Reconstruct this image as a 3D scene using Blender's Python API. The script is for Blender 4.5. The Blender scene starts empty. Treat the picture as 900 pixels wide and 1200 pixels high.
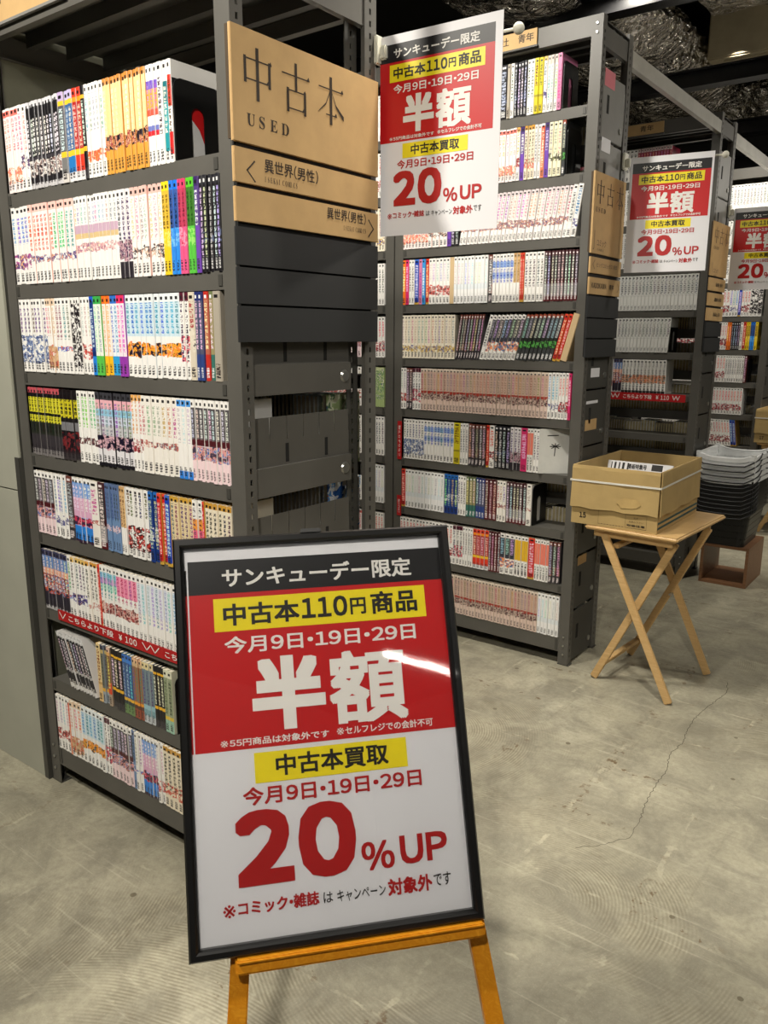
import bpy, bmesh, math, random
from mathutils import Vector, Matrix
random.seed(7)
sc = bpy.context.scene
C = sc.collection
PI = math.pi

# ------------------------------------------------------------------ camera, world, exposure
def V(*a): return Vector(a)
F_PX = 932.647
YAW, PITCH, ROLL = math.radians(-36.92534), math.radians(12.4533), math.radians(0.22498)
fw = V(math.sin(YAW)*math.cos(PITCH), math.cos(YAW)*math.cos(PITCH), -math.sin(PITCH))
rt = V(math.cos(YAW), -math.sin(YAW), 0)
up = rt.cross(fw)
rt2 = rt*math.cos(ROLL)+up*math.sin(ROLL); up2 = -rt*math.sin(ROLL)+up*math.cos(ROLL)
cam = bpy.data.cameras.new('camera'); camo = bpy.data.objects.new('camera', cam); C.objects.link(camo)
cam.sensor_fit = 'HORIZONTAL'; cam.sensor_width = 36; cam.lens = 36*F_PX/900
cam.clip_start = .02; cam.clip_end = 60
mw = Matrix.Identity(4)
for i in range(3):
    mw[i][0] = rt2[i]; mw[i][1] = up2[i]; mw[i][2] = -fw[i]
mw[0][3], mw[1][3], mw[2][3] = 1.30683, -1.21948, 1.40002
camo.matrix_world = mw
sc.camera = camo
sc.view_settings.view_transform = 'Standard'; sc.view_settings.look = 'None'
sc.view_settings.exposure = 0.16; sc.view_settings.gamma = 1; sc.view_settings.use_curve_mapping = False
wd = bpy.data.worlds.new('world'); sc.world = wd; wd.use_nodes = True
wd.node_tree.nodes['Background'].inputs[0].default_value = (.9, .95, 1, 1)
wd.node_tree.nodes['Background'].inputs[1].default_value = .05

# ceiling spot lamps over the aisles, then added fill spots (location, aim, watts, cone degrees, radius)
LC = (1.0, .94, .83)
def spot(loc, aim, w, cone, rad=.06, blend=.8, col=LC):
    l = bpy.data.lights.new('ceiling_or_fill_spot', 'SPOT'); l.energy = w; l.spot_size = math.radians(cone)
    l.spot_blend = blend; l.shadow_soft_size = rad; l.color = col
    o = bpy.data.objects.new('ceiling_or_fill_spot', l); C.objects.link(o); o.location = loc
    o.rotation_euler = (V(*aim)-V(*loc)).to_track_quat('-Z', 'Y').to_euler()
SPOTS = [((-.55, -1.5, 3.1), (-.5, 0, 1.0), 235, 90, .07),
         ((.2, .7, 3.1), (.25, .7, 0), 190, 68, .07),
         ((-.5, .75, 3.1), (-.5, 1.85, 1.2), 150, 100, .07),
         ((1.3, -1.9, 3.1), (.35, -.2, .5), 200, 90, .07),
         ((-.3, 2.75, 3.1), (-.35, 3.5, 1.7), 110, 100, .07),
         ((-.2, 4.35, 3.1), (-.2, 5.1, 1.2), 110, 95, .07),
         ((1.1, 5.0, 3.1), (.95, 5.1, 0), 230, 70, .07),
         ((2.3, .6, 3.1), (0, .5, 1.5), 34, 60, .1),  # from here on, added fill spots that brighten the rack ends
         ((2.3, 2.6, 3.1), (0, 2.4, 1.9), 30, 60, .1),
         ((2.3, 4.6, 3.1), (0, 4.0, 1.9), 40, 60, .1)]
for s in SPOTS: spot(*s)

# added point lights without a known lamp, to brighten the ceiling and foil ducts
for loc, w in (((2.4, 3.2, 2.7), 60), ((3.4, -.6, 2.75), 20), ((1.6, 6.9, 2.8), 26), ((-2.0, 1.2, 2.75), 6)):
    l = bpy.data.lights.new('ceiling_fill', 'POINT'); l.energy = w; l.shadow_soft_size = .12; l.color = LC
    o = bpy.data.objects.new('ceiling_fill', l); C.objects.link(o); o.location = loc

# ------------------------------------------------------------------ helpers
def lin(c):
    r = []
    for x in c[:3]:
        x /= 255
        r.append(x/12.92 if x <= .04045 else ((x+.055)/1.055)**2.4)
    return (*r, 1)

class NT:
    def __init__(s, name):
        s.m = bpy.data.materials.new(name); s.m.use_nodes = True
        s.t = s.m.node_tree; s.b = s.t.nodes['Principled BSDF']
    def n(s, typ, ins=None, **kw):
        nd = s.t.nodes.new(typ)
        for k, v in kw.items(): setattr(nd, k, v)
        for k, v in (ins or {}).items():
            if hasattr(v, 'links') or isinstance(v, bpy.types.NodeSocket): s.t.links.new(v, nd.inputs[k])
            else: nd.inputs[k].default_value = v
        return nd
    def math(s, op, a, b=0.0, c=None):
        d = {0: a, 1: b}
        if c is not None: d[2] = c
        return s.n('ShaderNodeMath', d, operation=op).outputs[0]
    def mix(s, f, a, b):
        nd = s.n('ShaderNodeMix', data_type='RGBA')
        for k, v in ((0, f), (6, a), (7, b)):
            if isinstance(v, bpy.types.NodeSocket): s.t.links.new(v, nd.inputs[k])
            else: nd.inputs[k].default_value = v
        return nd.outputs[2]
    def ramp(s, f, stops, mode='LINEAR'):
        nd = s.n('ShaderNodeValToRGB', {0: f}); r = nd.color_ramp; r.interpolation = mode
        while len(r.elements) > 1: r.elements.remove(r.elements[-1])
        r.elements[0].position = stops[0][0]; r.elements[0].color = stops[0][1]
        for p, c in stops[1:]:
            e = r.elements.new(p); e.color = c
        return nd.outputs[0]
    def noise(s, vec, scale, detail=2, rough=.5, dist=0.0):
        return s.n('ShaderNodeTexNoise', {'Vector': vec, 'Scale': scale, 'Detail': detail, 'Roughness': rough, 'Distortion': dist}).outputs
    def obj(s): return s.n('ShaderNodeTexCoord').outputs['Object']
    def set(s, **kw):
        for k, v in kw.items():
            k = k.replace('_', ' ')
            if isinstance(v, bpy.types.NodeSocket): s.t.links.new(v, s.b.inputs[k])
            else: s.b.inputs[k].default_value = v
    def bump(s, h, strength=.3, dist=.002):
        nd = s.n('ShaderNodeBump', {'Height': h, 'Strength': strength, 'Distance': dist})
        s.t.links.new(nd.outputs[0], s.b.inputs['Normal'])

def plain(name, col, rough=.5, metal=0.0, var=.06, nscale=9, bump=0.0, spec=.5, coat=0.0):
    k = NT(name)
    o = k.obj(); nz = k.noise(o, nscale, 4, .6)[0]
    c = lin(col); lo = tuple(x*(1-var*2) for x in c[:3])+(1,); hi = tuple(min(1, x*(1+var*2)) for x in c[:3])+(1,)
    k.set(Base_Color=k.ramp(nz, [(.3, lo), (.7, hi)]), Roughness=rough, Metallic=metal)
    k.b.inputs['Specular IOR Level'].default_value = spec
    k.b.inputs['Coat Weight'].default_value = coat
    if bump: k.bump(k.noise(o, nscale*25, 3)[0], bump, .001)
    return k.m

def wood(name, c1, c2, rough=.45, scale=(3, 60, 60), dist=1.5):
    k = NT(name); o = k.obj()
    mp = k.n('ShaderNodeMapping', {'Vector': o, 'Scale': scale}).outputs[0]
    nz = k.noise(mp, 1.0, 5, .6, dist)[0]
    k.set(Base_Color=k.ramp(nz, [(.3, lin(c1)), (.55, lin(c2)), (.75, lin(c1))]), Roughness=rough)
    k.bump(nz, .08, .001)
    return k.m

class MB:
    """collects boxes, bars and prisms; build() links them as ONE mesh"""
    def __init__(s): s.v = []; s.f = []; s.mi = []; s.uv = []
    def add(s, vs, fs, mi=0, uvs=None):
        b = len(s.v); s.v += [tuple(v) for v in vs]
        for i, f in enumerate(fs):
            s.f.append([b+j for j in f]); s.mi.append(mi)
            s.uv.append(uvs[i] if uvs else None)
        return s
    def box(s, x0, x1, y0, y1, z0, z1, mi=0, M=None):
        vs = [V(x, y, z) for x in (x0, x1) for y in (y0, y1) for z in (z0, z1)]
        if M is not None: vs = [M @ v for v in vs]
        return s.add(vs, [(0, 1, 3, 2), (4, 6, 7, 5), (0, 4, 5, 1), (2, 3, 7, 6), (0, 2, 6, 4), (1, 5, 7, 3)], mi)
    def bar(s, a, b, w, h, upv=(0, 0, 1), mi=0):
        a = V(*a); b = V(*b); d = (b-a).normalized(); u = V(*upv)
        sx = d.cross(u).normalized(); u = sx.cross(d)
        vs = [p+sx*i*w/2+u*j*h/2 for p in (a, b) for i in (-1, 1) for j in (-1, 1)]
        return s.add(vs, [(0, 1, 3, 2), (4, 6, 7, 5), (0, 4, 5, 1), (2, 3, 7, 6), (0, 2, 6, 4), (1, 5, 7, 3)], mi)
    def cyl(s, a, b, r, n=16, mi=0, r2=None):
        a = V(*a); b = V(*b); d = (b-a).normalized(); r2 = r if r2 is None else r2
        x = d.orthogonal().normalized(); y = d.cross(x)
        vs = [a+(x*math.cos(2*PI*i/n)+y*math.sin(2*PI*i/n))*r for i in range(n)]+[b+(x*math.cos(2*PI*i/n)+y*math.sin(2*PI*i/n))*r2 for i in range(n)]
        fs = [(i, (i+1) % n, n+(i+1) % n, n+i) for i in range(n)]+[tuple(range(n-1, -1, -1)), tuple(range(n, 2*n))]
        return s.add(vs, fs, mi)
    def ball(s, c, r, mi=0, n=12):
        vs = []; fs = []
        for i in range(n+1):
            t = PI*i/n
            for j in range(n):
                p = 2*PI*j/n; vs.append(V(*c)+V(math.sin(t)*math.cos(p), math.sin(t)*math.sin(p), math.cos(t))*r)
        for i in range(n):
            for j in range(n): fs.append((i*n+j, i*n+(j+1) % n, (i+1)*n+(j+1) % n, (i+1)*n+j))
        return s.add(vs, fs, mi)
    def tube(s, pts, r, n=8, mi=0, closed=False):
        m = len(pts); P = [V(*p) for p in pts]; vs = []; fs = []; ref = None
        for i, p in enumerate(P):
            a = P[(i-1) % m] if (closed or i > 0) else p; b = P[(i+1) % m] if (closed or i < m-1) else p
            d = (b-a).normalized()
            if ref is None: ref = d.orthogonal().normalized()
            x = (ref-d*ref.dot(d)).normalized(); ref = x; y = d.cross(x)
            vs += [p+(x*math.cos(2*PI*k/n)+y*math.sin(2*PI*k/n))*r for k in range(n)]
        for i in range(m if closed else m-1):
            j = (i+1) % m
            fs += [(i*n+k, i*n+(k+1) % n, j*n+(k+1) % n, j*n+k) for k in range(n)]
        if not closed: fs += [tuple(range(n-1, -1, -1)), tuple((m-1)*n+k for k in range(n))]
        return s.add(vs, fs, mi)
    def prism(s, pts, ax, a, b, mi=0):
        """2D outline (counter-clockwise) extruded along axis ax from a to b"""
        def mk(p, t): q = [p[0], p[1]]; q.insert(ax, t); return V(*q)
        n = len(pts); vs = [mk(p, a) for p in pts]+[mk(p, b) for p in pts]
        fs = [(i, (i+1) % n, n+(i+1) % n, n+i) for i in range(n)]+[tuple(range(n-1, -1, -1)), tuple(range(n, 2*n))]
        return s.add(vs, fs, mi)
    def ring(s, outer, inner, ax, a, b, mi=0):
        """plate with a hole: outlines with equal counts"""
        def mk(p, t): q = [p[0], p[1]]; q.insert(ax, t); return V(*q)
        n = len(outer); vs = []
        for t in (a, b):
            vs += [mk(p, t) for p in outer]+[mk(p, t) for p in inner]
        fs = []
        for i in range(n):
            j = (i+1) % n
            fs += [(i, j, n+j, n+i), (2*n+i, 3*n+i, 3*n+j, 2*n+j), (i, 2*n+i, 2*n+j, j), (n+i, n+j, 3*n+j, 3*n+i)]
        return s.add(vs, fs, mi)
    def mesh(s, name, mats, bevel=0.0, segs=2, smooth=False):
        me = bpy.data.meshes.new(name)
        me.from_pydata([tuple(v) for v in s.v], [], s.f)
        for m in mats: me.materials.append(m)
        me.polygons.foreach_set('material_index', s.mi)
        if any(u is not None for u in s.uv):
            uvl = me.uv_layers.new(name='UVMap'); k = 0; data = [0.0]*(2*len(me.loops))
            for pi, p in enumerate(me.polygons):
                u = s.uv[pi]
                for q in range(p.loop_total):
                    a = u[q] if u else (0, 0); data[2*k] = a[0]; data[2*k+1] = a[1]; k += 1
            uvl.data.foreach_set('uv', data)
        bm = bmesh.new(); bm.from_mesh(me)
        if bevel or not any(u is not None for u in s.uv):
            bmesh.ops.recalc_face_normals(bm, faces=bm.faces)
        if bevel:
            es = [e for e in bm.edges if len(e.link_faces) == 2 and e.calc_face_angle(0) > .5]
            bmesh.ops.bevel(bm, geom=es, offset=bevel, segments=segs, affect='EDGES', clamp_overlap=True)
        bm.to_mesh(me); bm.free()
        if smooth:
            for p in me.polygons: p.use_smooth = True
        me.update()
        return me
    def build(s, name, mats, parent=None, bevel=0.0, segs=2, smooth=False):
        if not isinstance(mats, (list, tuple)): mats = [mats]
        o = bpy.data.objects.new(name, s.mesh(name, mats, bevel, segs, smooth)); C.objects.link(o)
        if parent is not None: o.parent = parent
        return o

def tag(o, label=None, cat=None, group=None, kind=None):
    if label: o['label'] = label
    if cat: o['category'] = cat
    if group: o['group'] = group
    if kind: o['kind'] = kind
    return o
def empty(name, loc=(0, 0, 0), rz=0, **kw):
    o = bpy.data.objects.new(name, None); C.objects.link(o); o.location = loc; o.rotation_euler = (0, 0, rz)
    o.empty_display_size = .05
    return tag(o, **kw)
def dup(o, parent=None):
    c = o.copy(); C.objects.link(c)
    if parent is not None: c.parent = parent
    return c
def dup_tree(o, parent=None):
    c = dup(o, parent)
    for ch in list(o.children): dup_tree(ch, c)
    return c

# ------------------------------------------------------------------ lettering
_gl = {}
_tc = bpy.data.curves.new('glyph', 'FONT'); _tc.resolution_u = 3
_to = bpy.data.objects.new('glyph', _tc); C.objects.link(_to)
WIDE = {**{chr(c): chr(c+0xFEE0) for c in range(0x21, 0x7f)}}
def glyph(ch):
    if ch in _gl: return _gl[ch]
    _tc.body = ch
    bpy.context.view_layer.update()
    dg = bpy.context.evaluated_depsgraph_get()
    me = bpy.data.meshes.new_from_object(_to.evaluated_get(dg))
    vs = [tuple(v.co[:2]) for v in me.vertices]; fs = [tuple(p.vertices) for p in me.polygons]
    bpy.data.meshes.remove(me)
    _gl[ch] = (vs, fs)
    return _gl[ch]
def text(mb, s, x0, x1, y0, y1, M, bold=0.0, mi=0, gap=.1, lift=0.0):
    """write s into the box x0..x1, y0..y1 of the plane M (local x, y); bold in em"""
    items = []; pen = 0.0
    for ch in s:
        if ch in ' \u3000': pen += .3 if ch == ' ' else .8; continue
        w = WIDE.get(ch, ch); vs, fs = glyph(w)
        xs = [v[0] for v in vs]
        if ord(ch) < 0x7f:
            a, b = min(xs), max(xs); items.append((vs, fs, pen+gap-a)); pen += (b-a)+gap*1.5
        elif ch in '・':
            items.append((vs, fs, pen-.32)); pen += .36
        else: items.append((vs, fs, pen)); pen += 1.0
    X0 = min(min(v[0] for v in vs)+o for vs, fs, o in items); X1 = max(max(v[0] for v in vs)+o for vs, fs, o in items)
    Y0 = min(v[1] for vs, fs, o in items for v in vs); Y1 = max(v[1] for vs, fs, o in items for v in vs)
    sx = (x1-x0)/(X1-X0+bold*2); sy = (y1-y0)/(Y1-Y0+bold*2)
    offs = [(0, 0)]
    if bold:
        offs += [(i*bold, j*bold) for i in (-1, 0, 1) for j in (-1, 0, 1) if i or j]
        if bold > .03: offs += [(i*bold*.5, j*bold*.5) for i in (-1, 1) for j in (-1, 1)]+[(i*bold, j*bold*.5) for i in (-1, 1) for j in (-1, 1)]+[(i*bold*.5, j*bold) for i in (-1, 1) for j in (-1, 1)]
    for n, (dx, dy) in enumerate(offs):
        for vs, fs, o in items:
            mb.add([M @ V(x0+(v[0]+o-X0+bold+dx)*sx, y0+(v[1]-Y0+bold+dy)*sy, lift+n*2e-5) for v in vs], fs, mi)
    return mb
def rect(mb, x0, x1, y0, y1, M, mi=0, lift=0.0):
    return mb.add([M @ V(x0, y0, lift), M @ V(x1, y0, lift), M @ V(x1, y1, lift), M @ V(x0, y1, lift)], [(0, 1, 2, 3)], mi)
def stroke(mb, pts, w, M, mi=0, lift=0.0):
    for a, b in zip(pts, pts[1:]):
        a = V(*a); b = V(*b); d = (b-a).normalized(); n = V(-d.y, d.x)*w/2; e = d*w*.3
        mb.add([M @ V(*(p+q), lift) for p, q in ((a-e, -n), (b+e, -n), (b+e, n), (a-e, n))], [(0, 1, 2, 3)], mi)

# ------------------------------------------------------------------ materials
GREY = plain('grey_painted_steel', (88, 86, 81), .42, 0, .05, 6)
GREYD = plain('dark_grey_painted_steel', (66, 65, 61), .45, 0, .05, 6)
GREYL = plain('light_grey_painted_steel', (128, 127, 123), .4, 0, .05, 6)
ZINC = plain('zinc_plated_steel', (170, 170, 165), .3, .8, .05, 12)
BLACKP = plain('black_steel', (17, 17, 18), .35, .2, .1, 8)
SLOTB = plain('dark_slot', (14, 14, 14), .8)
PANELB = plain('charcoal_board', (33, 34, 35), .6, 0, .04, 4)
KRAFT = plain('kraft_board', (192, 158, 108), .7, 0, .03, 18, .1)
KRAFTE = plain('kraft_board_edge', (70, 56, 38), .8)
INK = plain('black_print', (28, 25, 24), .5)
INKB = plain('brown_black_print', (46, 36, 28), .6)
WHITEP = plain('white_paper', (228, 228, 232), .45, 0, .01, 3)
RED = plain('red_print', (196, 22, 26), .4, 0, .02, 3)
REDD = plain('deep_red_print', (178, 24, 26), .4, 0, .02, 3)
YEL = plain('yellow_print', (240, 222, 28), .4, 0, .02, 3)
BLK = plain('black_print_field', (22, 22, 25), .4, 0, .05, 3)
FRAMEB = plain('black_frame_wood', (14, 14, 15), .32, 0, .1, 5, 0, .5, .2)
CREAM = plain('cream_plastic', (222, 220, 205), .35)
PAGES = plain('page_edges', (225, 216, 196), .85, 0, .06, 40)
OLDPG = plain('yellowed_page_edges', (178, 166, 130), .9, 0, .12, 30)
CARD = plain('corrugated_cardboard', (176, 150, 98), .8, 0, .05, 7, .15)
CARDI = plain('cardboard_inside', (150, 122, 72), .85, 0, .05, 7, .1)
TAPE = plain('clear_packing_tape', (190, 162, 108), .22, 0, .05, 20)
STRING = plain('white_plastic_band', (222, 220, 210), .35)
TEAL = plain('teal_print', (52, 82, 84), .7)
TABLEW = wood('pale_rubberwood', (212, 178, 126), (196, 160, 106), .4)
EASELW = wood('golden_varnished_wood', (216, 150, 38), (196, 124, 20), .3)
CUBEW = wood('brown_veneer', (146, 106, 74), (122, 86, 58), .45)
REDS = plain('red_price_strip', (176, 30, 34), .35, 0, .03)
WHT = plain('white_print', (235, 233, 228), .5, 0, .01)
BASKG = plain('pale_grey_plastic', (224, 226, 226), .4)
BASKB = plain('black_plastic', (20, 21, 22), .38)

def acrylic():
    k = NT('clear_acrylic_sheet')
    k.t.nodes.remove(k.b)
    out = [n for n in k.t.nodes if n.type == 'OUTPUT_MATERIAL'][0]
    tr = k.n('ShaderNodeBsdfTransparent', {0: (.985, .985, .985, 1)})
    o = k.obj(); nz = k.noise(o, 3.0, 2)[0]
    bp = k.n('ShaderNodeBump', {'Height': nz, 'Strength': .25, 'Distance': .006})
    gl = k.n('ShaderNodeBsdfGlossy', {'Color': (1, 1, 1, 1), 'Roughness': .03, 'Normal': bp.outputs[0]})
    fr = k.n('ShaderNodeFresnel', {'IOR': 1.49})
    mx = k.n('ShaderNodeMixShader', {0: fr.outputs[0], 1: tr.outputs[0], 2: gl.outputs[0]})
    k.t.links.new(mx.outputs[0], out.inputs[0])
    return k.m
ACRYL = acrylic()

def concrete():
    k = NT('worn_trowelled_concrete'); o = k.obj()
    sep = k.n('ShaderNodeSeparateXYZ', {0: o}); x, y = sep.outputs[0], sep.outputs[1]
    n1 = k.noise(o, .9, 6, .6, .3)[0]; n2 = k.noise(o, 5.0, 8, .7, .6)[0]; n3 = k.noise(o, 60.0, 3, .7)[0]; n5 = k.noise(o, 220.0, 2, .6)[0]
    base = k.ramp(n1, [(.32, lin((146, 142, 124))), (.5, lin((170, 165, 144))), (.66, lin((190, 185, 163)))])
    c = k.mix(k.ramp(n2, [(.38, (0, 0, 0, 1)), (.62, (.85, .85, .85, 1))]), base, lin((128, 124, 109)))
    c = k.mix(k.math('MULTIPLY', k.ramp(n3, [(.35, (1, 1, 1, 1)), (.6, (0, 0, 0, 1))]), .3), c, lin((112, 106, 90)))
    c = k.mix(k.math('MULTIPLY', k.ramp(n5, [(.55, (0, 0, 0, 1)), (.75, (1, 1, 1, 1))]), .25), c, lin((196, 190, 168)))
    # trowel grooves: arcs about scattered centres
    vo = k.n('ShaderNodeTexVoronoi', {'Vector': k.n('ShaderNodeMapping', {'Vector': o, 'Location': (.35, .2, 0)}).outputs[0], 'Scale': .95})
    vo.voronoi_dimensions = '2D'
    wob = k.noise(o, 3.0, 2)[0]
    d = k.math('ADD', vo.outputs['Distance'], k.math('MULTIPLY', wob, .03))
    arc = k.math('SINE', k.math('MULTIPLY', d, 2*PI/.0085))
    amask = k.ramp(k.noise(o, 1.4, 3, .6)[0], [(.46, (0, 0, 0, 1)), (.56, (1, 1, 1, 1))])
    am = k.math('MULTIPLY', amask, k.ramp(k.noise(o, 14.0, 3)[0], [(.35, (.25, .25, .25, 1)), (.6, (1, 1, 1, 1))]))
    arcd = k.math('MULTIPLY', k.math('MULTIPLY', k.math('ADD', k.math('MULTIPLY', arc, .5), .5), am), .62)
    c = k.mix(arcd, c, lin((112, 104, 84)))
    # ghost joints of lifted tiles, broken pale mortar and brown flecks
    def line(coord, off, w):
        w0 = k.math('ADD', coord, k.math('MULTIPLY', k.math('SUBTRACT', n2, .5), .07))
        m = k.math('FRACT', k.math('DIVIDE', k.math('SUBTRACT', w0, off), .3175))
        dd = k.math('ABSOLUTE', k.math('SUBTRACT', m, .5))
        return k.math('GREATER_THAN', dd, .5-w/.3175)
    ln = k.math('MAXIMUM', line(x, .135, .006), line(y, .218, .004))
    lnw = k.math('MAXIMUM', line(x, .135, .02), line(y, .218, .012))
    brk = k.ramp(k.noise(o, 7.0, 4, .7)[0], [(.52, (0, 0, 0, 1)), (.66, (1, 1, 1, 1))])
    c = k.mix(k.math('MULTIPLY', k.math('MULTIPLY', ln, brk), .45), c, lin((208, 201, 176)))
    flk = k.ramp(k.noise(o, 42.0, 3, .6)[0], [(.56, (0, 0, 0, 1)), (.6, (1, 1, 1, 1))])
    brk2 = k.ramp(k.noise(o, 2.6, 3, .6)[0], [(.5, (0, 0, 0, 1)), (.6, (1, 1, 1, 1))])
    c = k.mix(k.math('MULTIPLY', k.math('MULTIPLY', lnw, flk), k.math('MULTIPLY', brk2, .9)), c, lin((104, 86, 62)))
    # scratch streaks along x
    st = k.noise(k.n('ShaderNodeMapping', {'Vector': o, 'Scale': (1.2, 26, 1), 'Rotation': (0, 0, .06)}).outputs[0], 1.6, 6, .7)[0]
    c = k.mix(k.math('MULTIPLY', k.ramp(st, [(.58, (0, 0, 0, 1)), (.66, (1, 1, 1, 1))]), .3), c, lin((206, 200, 178)))
    st2 = k.noise(k.n('ShaderNodeMapping', {'Vector': o, 'Scale': (22, 1.0, 1), 'Location': (3, 1, 0)}).outputs[0], 1.3, 6, .7)[0]
    c = k.mix(k.math('MULTIPLY', k.ramp(st2, [(.6, (0, 0, 0, 1)), (.7, (1, 1, 1, 1))]), .3), c, lin((112, 105, 88)))
    dots = k.n('ShaderNodeTexVoronoi', {'Vector': o, 'Scale': 1.9}); dots.voronoi_dimensions = '2D'
    c = k.mix(k.math('MULTIPLY', k.math('LESS_THAN', dots.outputs['Distance'], k.math('MULTIPLY', n1, .03)), .8), c, lin((96, 88, 70)))
    rg = k.ramp(n2, [(.3, (.34, .34, .34, 1)), (.7, (.55, .55, .55, 1))])
    k.set(Base_Color=c, Roughness=rg)
    hh = k.math('ADD', k.math('MULTIPLY', k.math('MULTIPLY', arc, am), -.5), k.math('ADD', k.math('MULTIPLY', n3, .5), n2))
    k.bump(hh, .35, .0015)
    return k.m
CONC = concrete()

def foil():
    k = NT('crumpled_silver_foil'); o = k.obj()
    a = k.noise(o, 8.0, 4, .6, 1.4)[0]; b = k.n('ShaderNodeTexVoronoi', {'Vector': k.n('ShaderNodeMix', data_type='VECTOR').outputs[1] if False else o, 'Scale': 14.0}, feature='DISTANCE_TO_EDGE').outputs[0]
    h = k.math('ADD', a, k.math('MULTIPLY', b, .5))
    k.set(Base_Color=(.7, .66, .6, 1), Metallic=1.0, Roughness=.24)
    k.bump(h, 1.0, .09)
    return k.m
FOIL = foil()

# spines: one printed design per series; u = across the spine (whole part = book id), v = up the book
W_, K_, OFF = (240, 238, 234), (24, 22, 26), (226, 218, 202)
def spine(name, bands, title=None, art=None, pub=(40, 36, 40), num=(30, 28, 30), tscale=1.0, rough=.32):
    k = NT(name)
    uv = k.n('ShaderNodeUVMap', uv_map='UVMap').outputs[0]
    s = k.n('ShaderNodeSeparateXYZ', {0: uv}); U, Vv = s.outputs[0], s.outputs[1]
    u = k.math('FRACT', U); idn = k.math('FLOOR', U)
    seed = k.math('ADD', k.math('MULTIPLY', k.n('ShaderNodeObjectInfo').outputs['Random'], 91.7), k.math('MULTIPLY', idn, 3.17))
    if len(bands) == 1: c = lin(bands[0][1])
    else: c = k.ramp(Vv, [(p, lin(q)) for p, q in bands], 'CONSTANT')
    def window(a, b): return k.math('MULTIPLY', k.math('GREATER_THAN', Vv, a), k.math('LESS_THAN', Vv, b))
    uin = k.math('MULTIPLY', k.math('GREATER_THAN', u, .2), k.math('LESS_THAN', u, .8))
    if art:
        a, b, cols = art[:3]
        vec = k.n('ShaderNodeCombineXYZ', {0: k.math('MULTIPLY', u, .8), 1: k.math('MULTIPLY', Vv, 11.0), 2: seed}).outputs[0]
        nz = k.noise(vec, 1.3, 3, .65, .3)[0]
        n = len(cols); stops = [(0, lin(cols[0]))]+[(.38+.24*i/max(1, n-1), lin(cols[i])) for i in range(1, n)]
        ac = k.ramp(nz, stops, 'CONSTANT')
        edge = k.math('ADD', Vv, k.math('MULTIPLY', k.math('SUBTRACT', k.noise(vec, .8, 2)[0], .5), .12))
        wn = k.math('MULTIPLY', k.math('GREATER_THAN', edge, a), k.math('LESS_THAN', edge, b))
        c = k.mix(wn, c, ac)
    def glyphs(c, a, b, col, cells, seedoff, dens=.47):
        cy = k.math('MULTIPLY', Vv, cells); fr = k.math('FRACT', cy); fl = k.math('FLOOR', cy)
        vec = k.n('ShaderNodeCombineXYZ', {0: k.math('MULTIPLY', u, 2.4), 1: k.math('MULTIPLY', fr, 2.6), 2: k.math('ADD', k.math('MULTIPLY', fl, 7.3), seedoff)}).outputs[0]
        nz = k.noise(vec, 1.35, 2, .5)[0]
        m = k.math('GREATER_THAN', nz, dens)
        gp = k.math('MULTIPLY', k.math('GREATER_THAN', fr, .12), k.math('LESS_THAN', fr, .9))
        m = k.math('MULTIPLY', k.math('MULTIPLY', m, gp), k.math('MULTIPLY', uin, window(a, b)))
        return k.mix(m, c, col if isinstance(col, bpy.types.NodeSocket) else lin(col))
    if title:
        tc = title[2]
        wn_ = k.n('ShaderNodeTexWhiteNoise', {'W': seed}, noise_dimensions='1D').outputs['Color']
        tcol = k.n('ShaderNodeMix', data_type='RGBA', blend_type='SOFT_LIGHT')
        tcol.inputs[0].default_value = .8; tcol.inputs[6].default_value = lin(tc); k.t.links.new(wn_, tcol.inputs[7])
        c = glyphs(c, title[0], title[1], tcol.outputs[2], 17.0/tscale, random.uniform(0, 50))
    if pub: c = glyphs(c, .035, .15, pub, 30.0, random.uniform(0, 50), .44)
    if num:
        dv = k.math('ABSOLUTE', k.math('SUBTRACT', Vv, .945)); du = k.math('ABSOLUTE', k.math('SUBTRACT', u, .5))
        m = k.math('MULTIPLY', k.math('LESS_THAN', dv, .018), k.math('LESS_THAN', du, .26))
        c = k.mix(m, c, lin(num))
    cov = bands[-1][1] if sum(bands[-1][1]) > 600 else bands[0][1]
    c = k.mix(k.math('GREATER_THAN', k.math('ABSOLUTE', k.math('SUBTRACT', u, .5)), .47), c, lin(cov))
    k.set(Base_Color=c, Roughness=rough)
    k.b.inputs['Coat Weight'].default_value = .25; k.b.inputs['Coat Roughness'].default_value = .15
    return k.m

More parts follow.
